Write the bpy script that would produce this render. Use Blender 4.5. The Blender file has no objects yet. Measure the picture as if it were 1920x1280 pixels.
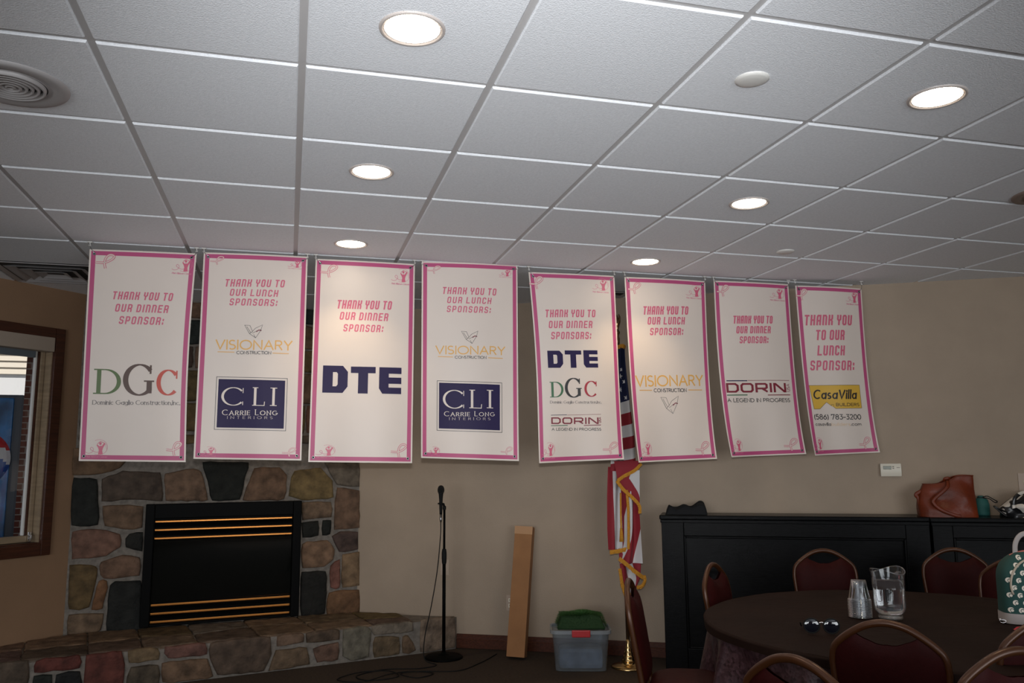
import bpy, bmesh, math, random
from math import sin, cos, pi, radians, sqrt, atan2
from mathutils import Vector, Matrix, noise

# ---------------------------------------------------------------- camera, world, light, exposure
scene = bpy.context.scene
COL = scene.collection
CEIL = 2.643
CAM_LOC = Vector((0.6061, -2.5244, 1.4))

def camera_basis(pitch, roll, yaw):
    right = Vector((cos(roll), 0, -sin(roll)))
    up = Vector((sin(roll), 0, cos(roll)))
    fwd = Vector((0, 1, 0))
    m = Matrix.Rotation(yaw, 3, 'Z') @ Matrix.Rotation(pitch, 3, 'X')
    return m @ right, m @ up, m @ fwd

cam_data = bpy.data.cameras.new('camera')
cam = bpy.data.objects.new('camera', cam_data)
COL.objects.link(cam)
r_, u_, f_ = camera_basis(0.145345, 0.0072234, -0.26437)
cam.matrix_world = Matrix(((r_.x, u_.x, -f_.x, CAM_LOC.x), (r_.y, u_.y, -f_.y, CAM_LOC.y),
                           (r_.z, u_.z, -f_.z, CAM_LOC.z), (0, 0, 0, 1)))
cam_data.sensor_width = 36.0
cam_data.lens = 36.0 * 1539.6 / 1920.0
cam_data.clip_start = 0.05
scene.camera = cam

world = bpy.data.worlds.new('daylight')
scene.world = world
world.use_nodes = True
bg = world.node_tree.nodes['Background']
bg.inputs[0].default_value = (0.80, 0.88, 1.0, 1)
bg.inputs[1].default_value = 0.42

def add_light(name, kind, loc, energy, color, target=None, **kw):
    d = bpy.data.lights.new(name, kind)
    d.energy = energy
    d.color = color
    for k, v in kw.items():
        setattr(d, k, v)
    o = bpy.data.objects.new(name, d)
    COL.objects.link(o)
    o.location = loc
    if target is not None:
        o.rotation_euler = (Vector(target) - Vector(loc)).to_track_quat('-Z', 'Y').to_euler()
    return o

# the photographer's flash, daylight coming in through the windows behind the camera, the sun outside
FLASH, DAY_LEFT, DAY_RIGHT, BEAM = 300.0, 140.0, 100.0, 17.0
FLASH_UP, FLASH_SIDE, FLASH_ANGLE = 15.0, 15.5, 73.0
add_light('camera_flash', 'SPOT', CAM_LOC + Vector((0.0, 0.0, 0.13)), FLASH, (0.97, 0.985, 1.0),
          target=CAM_LOC + Vector((0, 0, .13)) + Vector((math.tan(radians(FLASH_SIDE)), 1.0, math.tan(radians(FLASH_UP)))) * 5,
          spot_size=radians(FLASH_ANGLE), spot_blend=1.0, shadow_soft_size=0.025)
for n_, x_, w_, e_ in (('daylight_left', -3.5, 3.9, DAY_LEFT), ('daylight_right', 2.9, 3.3, DAY_RIGHT)):
    add_light(n_, 'AREA', (x_, -5.38, 1.35), e_, (0.93, 0.97, 1.0), target=(x_, 0, 1.35), shape='RECTANGLE', size=w_, size_y=1.85)
add_light('sun', 'SUN', (-4, -6, 9), 4.0, (1.0, 0.96, 0.9), target=(-1, 1, 0), angle=radians(2))
LAMP = 16.0            # radiance of the downlight lenses

scene.view_settings.view_transform = 'Standard'
scene.view_settings.look = 'None'
scene.view_settings.gamma = 1.0
scene.view_settings.exposure = 0.0
scene.view_settings.use_curve_mapping = False

# ---------------------------------------------------------------- helpers
rng = random.Random(7)

def mat(name, color, rough=0.6, metal=0.0, noise_amt=0.0, noise_scale=20.0, bump=0.0, bump_scale=200.0, spec=0.5,
        sheen=0.0, stretch=(1, 1, 1), coat=0.0):
    m = bpy.data.materials.new(name)
    m.use_nodes = True
    nt = m.node_tree
    b = nt.nodes['Principled BSDF']
    b.inputs['Base Color'].default_value = (*color, 1)
    b.inputs['Roughness'].default_value = rough
    b.inputs['Metallic'].default_value = metal
    b.inputs['Specular IOR Level'].default_value = spec
    b.inputs['Sheen Weight'].default_value = sheen
    b.inputs['Coat Weight'].default_value = coat
    if noise_amt or bump:
        tc = nt.nodes.new('ShaderNodeTexCoord')
        mp = nt.nodes.new('ShaderNodeMapping')
        mp.inputs['Scale'].default_value = stretch
        nt.links.new(tc.outputs['Object'], mp.inputs[0])
    if noise_amt:
        n = nt.nodes.new('ShaderNodeTexNoise')
        n.inputs['Scale'].default_value = noise_scale
        n.inputs['Detail'].default_value = 5
        nt.links.new(mp.outputs[0], n.inputs['Vector'])
        r = nt.nodes.new('ShaderNodeValToRGB')
        r.color_ramp.elements[0].position = 0.3
        r.color_ramp.elements[1].position = 0.7
        lo = tuple(max(0, c * (1 - noise_amt)) for c in color)
        hi = tuple(min(1, c * (1 + noise_amt)) for c in color)
        r.color_ramp.elements[0].color = (*lo, 1)
        r.color_ramp.elements[1].color = (*hi, 1)
        nt.links.new(n.outputs['Fac'], r.inputs[0])
        nt.links.new(r.outputs[0], b.inputs['Base Color'])
    if bump:
        n2 = nt.nodes.new('ShaderNodeTexNoise')
        n2.inputs['Scale'].default_value = bump_scale
        n2.inputs['Detail'].default_value = 4
        nt.links.new(mp.outputs[0], n2.inputs['Vector'])
        bp = nt.nodes.new('ShaderNodeBump')
        bp.inputs['Strength'].default_value = bump
        bp.inputs['Distance'].default_value = 0.01
        nt.links.new(n2.outputs['Fac'], bp.inputs['Height'])
        nt.links.new(bp.outputs[0], b.inputs['Normal'])
    return m

def attr_mat(name, rough=0.8, amt=0.45, scale=14.0, bump=0.6, bscale=35.0, spec=0.3):
    """stone: its own colour per stone from the 'tint' attribute, mottled by noise"""
    m = bpy.data.materials.new(name)
    m.use_nodes = True
    nt = m.node_tree
    b = nt.nodes['Principled BSDF']
    b.inputs['Roughness'].default_value = rough
    b.inputs['Specular IOR Level'].default_value = spec
    a = nt.nodes.new('ShaderNodeAttribute')
    a.attribute_name = 'tint'
    tc = nt.nodes.new('ShaderNodeTexCoord')
    n = nt.nodes.new('ShaderNodeTexNoise')
    n.inputs['Scale'].default_value = scale
    n.inputs['Detail'].default_value = 6
    nt.links.new(tc.outputs['Object'], n.inputs['Vector'])
    mr = nt.nodes.new('ShaderNodeMapRange')
    mr.inputs[1].default_value = 0.3
    mr.inputs[2].default_value = 0.7
    mr.inputs[3].default_value = 1 - amt
    mr.inputs[4].default_value = 1 + amt
    nt.links.new(n.outputs['Fac'], mr.inputs[0])
    vm = nt.nodes.new('ShaderNodeVectorMath')
    vm.operation = 'SCALE'
    nt.links.new(a.outputs['Color'], vm.inputs[0])
    nt.links.new(mr.outputs[0], vm.inputs['Scale'])
    nt.links.new(vm.outputs[0], b.inputs['Base Color'])
    n2 = nt.nodes.new('ShaderNodeTexNoise')
    n2.inputs['Scale'].default_value = bscale
    n2.inputs['Detail'].default_value = 8
    nt.links.new(tc.outputs['Object'], n2.inputs['Vector'])
    bp = nt.nodes.new('ShaderNodeBump')
    bp.inputs['Strength'].default_value = bump
    bp.inputs['Distance'].default_value = 0.02
    nt.links.new(n2.outputs['Fac'], bp.inputs['Height'])
    nt.links.new(bp.outputs[0], b.inputs['Normal'])
    return m

def emit_mat(name, color, strength):
    m = bpy.data.materials.new(name)
    m.use_nodes = True
    nt = m.node_tree
    nt.nodes.clear()
    e = nt.nodes.new('ShaderNodeEmission')
    e.inputs[0].default_value = (*color, 1)
    e.inputs[1].default_value = strength
    o = nt.nodes.new('ShaderNodeOutputMaterial')
    nt.links.new(e.outputs[0], o.inputs[0])
    return m

def clear_mat(name, tint=(0.95, 0.97, 1.0), base=0.05, rough=0.05, edge=0.6, film=0.0):
    """thin clear plastic: see-through, glossy towards its edges, with a little milky film"""
    m = bpy.data.materials.new(name)
    m.use_nodes = True
    nt = m.node_tree
    nt.nodes.clear()
    t = nt.nodes.new('ShaderNodeBsdfTransparent')
    t.inputs[0].default_value = (*tint, 1)
    g = nt.nodes.new('ShaderNodeBsdfGlossy')
    g.inputs['Roughness'].default_value = rough
    lw = nt.nodes.new('ShaderNodeLayerWeight')
    lw.inputs[0].default_value = 0.35
    mr = nt.nodes.new('ShaderNodeMapRange')
    mr.inputs[3].default_value = base
    mr.inputs[4].default_value = edge
    nt.links.new(lw.outputs['Facing'], mr.inputs[0])
    mx = nt.nodes.new('ShaderNodeMixShader')
    nt.links.new(mr.outputs[0], mx.inputs[0])
    nt.links.new(t.outputs[0], mx.inputs[1])
    nt.links.new(g.outputs[0], mx.inputs[2])
    last = mx
    if film:
        d = nt.nodes.new('ShaderNodeBsdfDiffuse')
        d.inputs[0].default_value = (0.8, 0.85, 0.9, 1)
        m2 = nt.nodes.new('ShaderNodeMixShader')
        m2.inputs[0].default_value = film
        nt.links.new(last.outputs[0], m2.inputs[1])
        nt.links.new(d.outputs[0], m2.inputs[2])
        last = m2
    o = nt.nodes.new('ShaderNodeOutputMaterial')
    nt.links.new(last.outputs[0], o.inputs[0])
    return m

class MB:
    """collects shapes; build() links them as ONE mesh object"""
    def __init__(self):
        self.v, self.f, self.mi, self.sm, self.tint = [], [], [], [], []
        self.cur, self.smooth, self.col = 0, False, None
    def face(self, idx):
        self.f.append(idx)
        self.mi.append(self.cur)
        self.sm.append(self.smooth)
        self.tint.append(self.col)
    def verts(self, pts):
        n = len(self.v)
        self.v.extend([tuple(p) for p in pts])
        return n
    def poly(self, pts):
        n = self.verts(pts)
        self.face(list(range(n, n + len(pts))))
    def hexa(self, p):      # 8 points: bottom ring 0-3, top ring 4-7
        n = self.verts(p)
        for q in ((3, 2, 1, 0), (4, 5, 6, 7), (0, 1, 5, 4), (1, 2, 6, 5), (2, 3, 7, 6), (3, 0, 4, 7)):
            self.face([n + i for i in q])
    def box(self, x0, y0, z0, x1, y1, z1, fn=None):
        p = [(x0, y0, z0), (x1, y0, z0), (x1, y1, z0), (x0, y1, z0), (x0, y0, z1), (x1, y0, z1), (x1, y1, z1), (x0, y1, z1)]
        if fn:
            p = [fn(*q) for q in p]
        self.hexa(p)
    def bbox(self, x0, y0, z0, x1, y1, z1, b=0.006, fn=None):
        """box with chamfered edges"""
        b = min(b, (x1 - x0) * .45, (y1 - y0) * .45, (z1 - z0) * .45)
        bm = bmesh.new()
        bmesh.ops.create_cube(bm, size=1)
        for v in bm.verts:
            v.co = Vector(((x0 + x1) / 2 + v.co.x * (x1 - x0), (y0 + y1) / 2 + v.co.y * (y1 - y0), (z0 + z1) / 2 + v.co.z * (z1 - z0)))
        bmesh.ops.bevel(bm, geom=bm.edges[:] + bm.verts[:], offset=b, segments=2, affect='EDGES', profile=0.6)
        bm.verts.index_update()
        n = self.verts([fn(*v.co) if fn else v.co for v in bm.verts])
        for f in bm.faces:
            self.face([n + v.index for v in f.verts])
        bm.free()
    def grid(self, fn, nu, nv, close_u=False, skip=None, mats=None):
        n = self.verts([fn(i / nu, j / nv) for j in range(nv + 1) for i in range(nu + (0 if close_u else 1))])
        w = nu + (0 if close_u else 1)
        keep = self.cur
        for j in range(nv):
            for i in range(nu):
                if skip and skip(i, j):
                    continue
                if mats:
                    self.cur = mats(i, j)
                i2 = (i + 1) % w
                self.face([n + j * w + i, n + j * w + i2, n + (j + 1) * w + i2, n + (j + 1) * w + i])
        self.cur = keep
    def lathe(self, prof, seg=32, c=(0, 0, 0), cap0=False, cap1=False, fn=None):
        w = seg
        pts = []
        for r, z in prof:
            for i in range(seg):
                a = 2 * pi * i / seg
                p = (c[0] + r * cos(a), c[1] + r * sin(a), c[2] + z)
                pts.append(fn(*p) if fn else p)
        n = self.verts(pts)
        for j in range(len(prof) - 1):
            for i in range(seg):
                i2 = (i + 1) % seg
                self.face([n + j * w + i, n + j * w + i2, n + (j + 1) * w + i2, n + (j + 1) * w + i])
        if cap0:
            self.face([n + i for i in reversed(range(seg))])
        if cap1:
            self.face([n + (len(prof) - 1) * w + i for i in range(seg)])
    def tube(self, pts, r, seg=8, closed=False, flat=1.0, up=None):
        """sweep a round (or flattened) section along points; r may be a list"""
        pts = [Vector(p) for p in pts]
        m = len(pts)
        rs = r if isinstance(r, (list, tuple)) else [r] * m
        ref = Vector(up) if up else None
        rings = []
        prev = None
        for i, p in enumerate(pts):
            a = pts[(i - 1) % m] if (closed or i > 0) else p
            b = pts[(i + 1) % m] if (closed or i < m - 1) else p
            t = (b - a)
            t = t.normalized() if t.length > 1e-9 else Vector((0, 0, 1))
            if ref is not None:
                nrm = (ref - t * ref.dot(t))
            elif prev is None:
                q = Vector((0, 0, 1)) if abs(t.z) < 0.9 else Vector((1, 0, 0))
                nrm = q - t * q.dot(t)
            else:
                nrm = prev - t * prev.dot(t)
            if nrm.length < 1e-6:
                nrm = t.orthogonal()
            nrm.normalize()
            prev = nrm
            bn = t.cross(nrm)
            rings.append([p + nrm * (rs[i] * flat * cos(2 * pi * k / seg)) + bn * (rs[i] * sin(2 * pi * k / seg)) for k in range(seg)])
        n = self.verts([q for rg in rings for q in rg])
        for j in range(m if closed else m - 1):
            j2 = (j + 1) % m
            for k in range(seg):
                k2 = (k + 1) % seg
                self.face([n + j * seg + k, n + j * seg + k2, n + j2 * seg + k2, n + j2 * seg + k])
        if not closed:
            self.face([n + k for k in reversed(range(seg))])
            self.face([n + (m - 1) * seg + k for k in range(seg)])
    def prism(self, outline, fn, d0, d1):
        """closed outline (a, b) pushed from depth d0 to d1; fn(a, b, d) -> point"""
        k = len(outline)
        n = self.verts([fn(a, b, d0) for a, b in outline] + [fn(a, b, d1) for a, b in outline])
        self.face(list(range(n, n + k)))
        self.face([n + k + i for i in reversed(range(k))])
        for i in range(k):
            j = (i + 1) % k
            self.face([n + j, n + i, n + k + i, n + k + j])
    def build(self, name, mats, parent=None, fix=True):
        me = bpy.data.meshes.new(name)
        me.from_pydata(self.v, [], self.f)
        for m in (mats if isinstance(mats, (list, tuple)) else [mats]):
            me.materials.append(m)
        me.polygons.foreach_set('material_index', self.mi)
        me.polygons.foreach_set('use_smooth', self.sm)
        if any(t is not None for t in self.tint):
            at = me.attributes.new('tint', 'FLOAT_COLOR', 'FACE')
            for i, t in enumerate(self.tint):
                at.data[i].color = (*(t or (0.1, 0.1, 0.1)), 1)
        if fix:
            bm = bmesh.new()
            bm.from_mesh(me)
            bmesh.ops.recalc_face_normals(bm, faces=bm.faces)
            bm.to_mesh(me)
            bm.free()
        me.update()
        o = bpy.data.objects.new(name, me)
        COL.objects.link(o)
        if parent:
            o.parent = parent
        return o

def tag(o, label=None, cat=None, group=None, kind=None):
    if label: o['label'] = label
    if cat: o['category'] = cat
    if group: o['group'] = group
    if kind: o['kind'] = kind
    return o

def thing(name, label, cat, loc=(0, 0, 0), rz=0.0, group=None):
    o = bpy.data.objects.new(name, None)
    o.empty_display_size = 0.1
    COL.objects.link(o)
    o.location = loc
    o.rotation_euler = (0, 0, rz)
    return tag(o, label, cat, group)

def copy_tree(o, parent=None):
    c = o.copy()
    COL.objects.link(c)
    if parent is not None:
        c.parent = parent
    for ch in [x for x in bpy.data.objects if x.parent == o]:
        copy_tree(ch, c)
    return c

def smooth_path(pts, n=8, closed=False):
    """Catmull-Rom through points"""
    P = [Vector(p) for p in pts]
    m = len(P)
    out = []
    rngm = m if closed else m - 1
    for i in range(rngm):
        p1, p2 = P[i], P[(i + 1) % m]
        p0 = P[(i - 1) % m] if (closed or i > 0) else p1 * 2 - p2
        p3 = P[(i + 2) % m] if (closed or i + 2 < m) else p2 * 2 - p1
        for k in range(n):
            t = k / n
            out.append(0.5 * ((2 * p1) + (p2 - p0) * t + (2 * p0 - 5 * p1 + 4 * p2 - p3) * t * t + (3 * p1 - p0 - 3 * p2 + p3) * t ** 3))
    if not closed:
        out.append(P[-1])
    return out

# frames of the walls: s along the wall, d out into the room, z up
WN = Vector((0.551, 1.0, 0)).normalized()
WU = Vector((WN.y, -WN.x, 0))
W0 = Vector((0, 4.936, 0))
def W(s, d, z):
    return W0 + WU * s - WN * d + Vector((0, 0, z))
W_RZ = atan2(WU.y, WU.x)
FA, FB = Vector((-0.87, 4.03, 0)), Vector((1.165, 4.294, 0))          # the stone fireplace front
FU = (FB - FA).normalized()
FN = Vector((FU.y, -FU.x, 0))                                         # into the room
def F(s, d, z):
    return FA + FU * s + FN * d + Vector((0, 0, z))
LA = Vector((-0.87, 4.03, 0))
LU = (LA - Vector((-1.298, 3.567, 0))).normalized()                   # the window wall, s = 0 at the fireplace corner
LN = Vector((LU.y, -LU.x, 0))
def L(s, d, z):
    return LA + LU * s + LN * d + Vector((0, 0, z))
HA, HB = Vector((-1.25, 3.16, 0)), Vector((1.6, 3.79, 0))             # the front of the raised hearth
HU = (HB - HA).normalized()
HN = Vector((HU.y, -HU.x, 0))
def Hh(s, d, z):
    return HA + HU * s + HN * d + Vector((0, 0, z))
HEARTH_Z = 0.235

# ---------------------------------------------------------------- materials
M = {}
M['tile'] = mat('ceiling_tile_white', (0.85, 0.875, 0.915), 0.95, bump=0.24, bump_scale=190, noise_amt=0.05, noise_scale=90)
M['tee'] = mat('ceiling_grid_metal', (0.56, 0.55, 0.55), 0.5)
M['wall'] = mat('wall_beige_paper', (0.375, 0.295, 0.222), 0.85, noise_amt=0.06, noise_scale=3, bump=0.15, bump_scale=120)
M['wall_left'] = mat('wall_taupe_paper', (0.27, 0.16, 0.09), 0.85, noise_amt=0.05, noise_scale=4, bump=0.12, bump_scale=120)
M['floor'] = mat('floor_dark_carpet', (0.042, 0.025, 0.014), 0.95, noise_amt=0.3, noise_scale=60, bump=0.4, bump_scale=300)
M['mortar'] = mat('mortar_grey', (0.19, 0.165, 0.14), 0.95, noise_amt=0.25, noise_scale=30, bump=0.5, bump_scale=90)
M['stone'] = attr_mat('field_stone')
M['red_wood'] = mat('stained_red_wood', (0.055, 0.016, 0.007), 0.4, noise_amt=0.35, noise_scale=6, stretch=(1, 1, 14))
M['base_wood'] = mat('baseboard_wood', (0.062, 0.017, 0.007), 0.5, spec=0.2, noise_amt=0.35, noise_scale=8, stretch=(1, 14, 14))
M['tan_wood'] = mat('sash_tan_wood', (0.30, 0.22, 0.14), 0.45, noise_amt=0.2, noise_scale=6, stretch=(1, 1, 10))
M['black_metal'] = mat('black_enamel', (0.003, 0.003, 0.003), 0.5, spec=0.05)
M['black_matte'] = mat('black_matte', (0.005, 0.005, 0.005), 0.7, spec=0.25)
M['fire_glass'] = mat('fireplace_dark_glass', (0.003, 0.0035, 0.003), 0.05, spec=0.3)
M['brass'] = mat('brass', (0.50, 0.20, 0.05), 0.28, metal=1.0)
M['gold_brass'] = mat('polished_gold_brass', (0.85, 0.58, 0.26), 0.18, metal=1.0)
M['black_wood'] = mat('black_stained_oak', (0.0035, 0.0035, 0.004), 0.26, spec=0.055, noise_amt=0.5, noise_scale=9, stretch=(2, 2, 26), bump=0.12, bump_scale=30)
M['vinyl'] = mat('banner_vinyl_white', (0.68, 0.595, 0.535), 0.42, noise_amt=0.012, noise_scale=5)
M['pink'] = mat('print_pink_border', (0.46, 0.075, 0.19), 0.42, spec=0.35)
M['rose'] = mat('print_rose_letters', (0.60, 0.12, 0.20), 0.42)
M['blush'] = mat('print_blush_emblem', (0.62, 0.17, 0.27), 0.45)
M['navy'] = mat('print_navy', (0.026, 0.019, 0.068), 0.42, spec=0.12)
M['white_print'] = mat('print_white', (0.68, 0.595, 0.535), 0.42)
M['gold'] = mat('print_gold_letters', (0.72, 0.39, 0.09), 0.42)
M['ink'] = mat('print_black_ink', (0.022, 0.02, 0.022), 0.42)
M['grey_ink'] = mat('print_grey_ink', (0.12, 0.10, 0.10), 0.42)
M['green'] = mat('print_green', (0.035, 0.13, 0.055), 0.42)
M['crimson'] = mat('print_crimson', (0.36, 0.018, 0.035), 0.42)
M['dorin_red'] = mat('print_dark_red', (0.20, 0.012, 0.028), 0.42)
M['mustard'] = mat('print_mustard', (0.66, 0.40, 0.05), 0.42)
M['tan_print'] = mat('print_faded_tan', (0.70, 0.52, 0.34), 0.42)
M['chrome'] = mat('chrome', (0.75, 0.75, 0.76), 0.12, metal=1.0)
M['steel'] = mat('grey_steel', (0.35, 0.35, 0.36), 0.3, metal=1.0)
M['white_plastic'] = mat('white_plastic', (0.72, 0.71, 0.68), 0.4)
M['wall_plate'] = mat('beige_wall_plate', (0.43, 0.335, 0.26), 0.5)
M['cream_plastic'] = mat('cream_plastic', (0.72, 0.67, 0.56), 0.4)
M['cardboard'] = mat('brown_cardboard', (0.32, 0.15, 0.06), 0.85, noise_amt=0.08, noise_scale=8, bump=0.1, bump_scale=60)
M['cardboard_pale'] = mat('pale_cardboard_flap', (0.48, 0.27, 0.14), 0.85)
M['lens'] = emit_mat('lamp_lens_glow', (1.0, 0.86, 0.68), LAMP)
M['trim_metal'] = mat('lamp_trim_grey', (0.52, 0.47, 0.44), 0.35)
M['vent'] = mat('vent_grey_enamel', (0.44, 0.42, 0.42), 0.45)
M['vent_brown'] = mat('vent_brown_enamel', (0.26, 0.20, 0.17), 0.5)
M['burgundy'] = mat('burgundy_vinyl', (0.026, 0.0022, 0.0022), 0.6, spec=0.12, noise_amt=0.1, noise_scale=60, bump=0.1, bump_scale=250)
M['bronze'] = mat('bronze_painted_tube', (0.058, 0.019, 0.0055), 0.35, metal=0.25)
M['cloth_brown'] = mat('brown_tablecloth', (0.0125, 0.0056, 0.0038), 0.75, spec=0.1, noise_amt=0.2, noise_scale=4, bump=0.3, bump_scale=14)
M['leather'] = mat('cognac_leather', (0.135, 0.021, 0.005), 0.40, spec=0.3, noise_amt=0.25, noise_scale=9, bump=0.15, bump_scale=60)
M['teal'] = mat('teal_fabric', (0.012, 0.095, 0.085), 0.7)
M['black_cloth'] = mat('black_cloth', (0.006, 0.006, 0.007), 0.9, bump=0.3, bump_scale=30)

def sparkle_mat():
    m = mat('sequin_skirt', (0.075, 0.035, 0.035), 0.35)
    nt = m.node_tree
    b = nt.nodes['Principled BSDF']
    tc = nt.nodes.new('ShaderNodeTexCoord')
    vo = nt.nodes.new('ShaderNodeTexVoronoi')
    vo.inputs['Scale'].default_value = 90
    nt.links.new(tc.outputs['Object'], vo.inputs['Vector'])
    r = nt.nodes.new('ShaderNodeValToRGB')
    r.color_ramp.elements[0].color = (0.012, 0.004, 0.005, 1)
    r.color_ramp.elements[1].color = (0.07, 0.035, 0.042, 1)
    nt.links.new(vo.outputs['Color'], r.inputs[0])
    nt.links.new(r.outputs[0], b.inputs['Base Color'])
    nm = nt.nodes.new('ShaderNodeBump')
    nm.inputs['Strength'].default_value = 0.7
    nt.links.new(vo.outputs['Distance'], nm.inputs['Height'])
    nt.links.new(nm.outputs[0], b.inputs['Normal'])
    return m
M['sequin'] = sparkle_mat()

def dual_mat(name, c1, c2, scale, thresh=0.5, rough=0.4):
    """two-tone blotches"""
    m = mat(name, c1, rough)
    nt = m.node_tree
    b = nt.nodes['Principled BSDF']
    tc = nt.nodes.new('ShaderNodeTexCoord')
    n = nt.nodes.new('ShaderNodeTexNoise')
    n.inputs['Scale'].default_value = scale
    n.inputs['Detail'].default_value = 1
    nt.links.new(tc.outputs['Object'], n.inputs['Vector'])
    r = nt.nodes.new('ShaderNodeValToRGB')
    r.color_ramp.interpolation = 'CONSTANT'
    r.color_ramp.elements[0].color = (*c1, 1)
    r.color_ramp.elements[1].position = thresh
    r.color_ramp.elements[1].color = (*c2, 1)
    nt.links.new(n.outputs['Fac'], r.inputs[0])
    nt.links.new(r.outputs[0], b.inputs['Base Color'])
    return m

def brick_mat(name, c1, c2, mortar, scale, bw=0.5, rh=0.25, ms=0.02, rot=(0, 0, 0)):
    m = mat(name, c1, 0.85)
    nt = m.node_tree
    b = nt.nodes['Principled BSDF']
    tc = nt.nodes.new('ShaderNodeTexCoord')
    mp = nt.nodes.new('ShaderNodeMapping')
    mp.inputs['Rotation'].default_value = rot
    br = nt.nodes.new('ShaderNodeTexBrick')
    br.inputs['Color1'].default_value = (*c1, 1)
    br.inputs['Color2'].default_value = (*c2, 1)
    br.inputs['Mortar'].default_value = (*mortar, 1)
    br.inputs['Scale'].default_value = scale
    br.inputs['Brick Width'].default_value = bw
    br.inputs['Row Height'].default_value = rh
    br.inputs['Mortar Size'].default_value = ms
    nt.links.new(tc.outputs['Object'], mp.inputs[0])
    nt.links.new(mp.outputs[0], br.inputs['Vector'])
    nt.links.new(br.outputs['Color'], b.inputs['Base Color'])
    return m

# ---------------------------------------------------------------- lettering: strokes drawn with a pen
def arc(cx, cy, rx, ry, a0, a1, n=14):
    return [(cx + rx * cos(radians(a0 + (a1 - a0) * i / n)), cy + ry * sin(radians(a0 + (a1 - a0) * i / n))) for i in range(n + 1)]

# condensed techno capitals (box 0.5 wide, 1 high)
_w = 0.42
TECH = {
 'T': [[(0, 1), (_w, 1)], [(_w / 2, 1), (_w / 2, 0)]],
 'H': [[(0, 0), (0, 1)], [(_w, 0), (_w, 1)], [(0, .5), (_w, .5)]],
 'A': [[(0, 0), (0, .88), (.1, 1), (_w, 1), (_w, 0)], [(0, .42), (_w, .42)]],
 'N': [[(0, 0), (0, 1), (_w - .1, 1), (_w, .88), (_w, 0)]],
 'K': [[(0, 0), (0, 1)], [(0, .5), (_w * .7, .5), (_w, .66), (_w, 1)], [(_w * .7, .5), (_w, .36), (_w, 0)]],
 'Y': [[(0, 1), (0, .58), (_w / 2, .42), (_w, .58), (_w, 1)], [(_w / 2, .42), (_w / 2, 0)]],
 'O': [[(.09, 0), (0, .1), (0, .9), (.09, 1), (_w - .09, 1), (_w, .9), (_w, .1), (_w - .09, 0), (.09, 0)]],
 'U': [[(0, 1), (0, .1), (.09, 0), (_w - .09, 0), (_w, .1), (_w, 1)]],
 'R': [[(0, 0), (0, 1), (_w - .09, 1), (_w, .9), (_w, .55), (_w - .09, .45), (0, .45)], [(_w - .16, .45), (_w, .3), (_w, 0)]],
 'D': [[(0, 0), (0, 1), (_w - .12, 1), (_w, .86), (_w, .14), (_w - .12, 0), (0, 0)]],
 'I': [[(0, 0), (0, 1)]],
 'E': [[(_w, 1), (0, 1), (0, 0), (_w, 0)], [(0, .5), (_w * .85, .5)]],
 'L': [[(0, 1), (0, 0), (_w, 0)]],
 'C': [[(_w, .72), (_w, .9), (_w - .09, 1), (.09, 1), (0, .9), (0, .1), (.09, 0), (_w - .09, 0), (_w, .1), (_w, .28)]],
 'S': [[(_w, .74), (_w, .9), (_w - .09, 1), (.09, 1), (0, .9), (0, .6), (.09, .52), (_w - .09, .48), (_w, .4), (_w, .1), (_w - .09, 0), (.09, 0), (0, .1), (0, .26)]],
 'P': [[(0, 0), (0, 1), (_w - .09, 1), (_w, .9), (_w, .52), (_w - .09, .42), (0, .42)]],
 ':': [[(0, .06), (0, .22)], [(0, .60), (0, .76)]],
}
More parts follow.
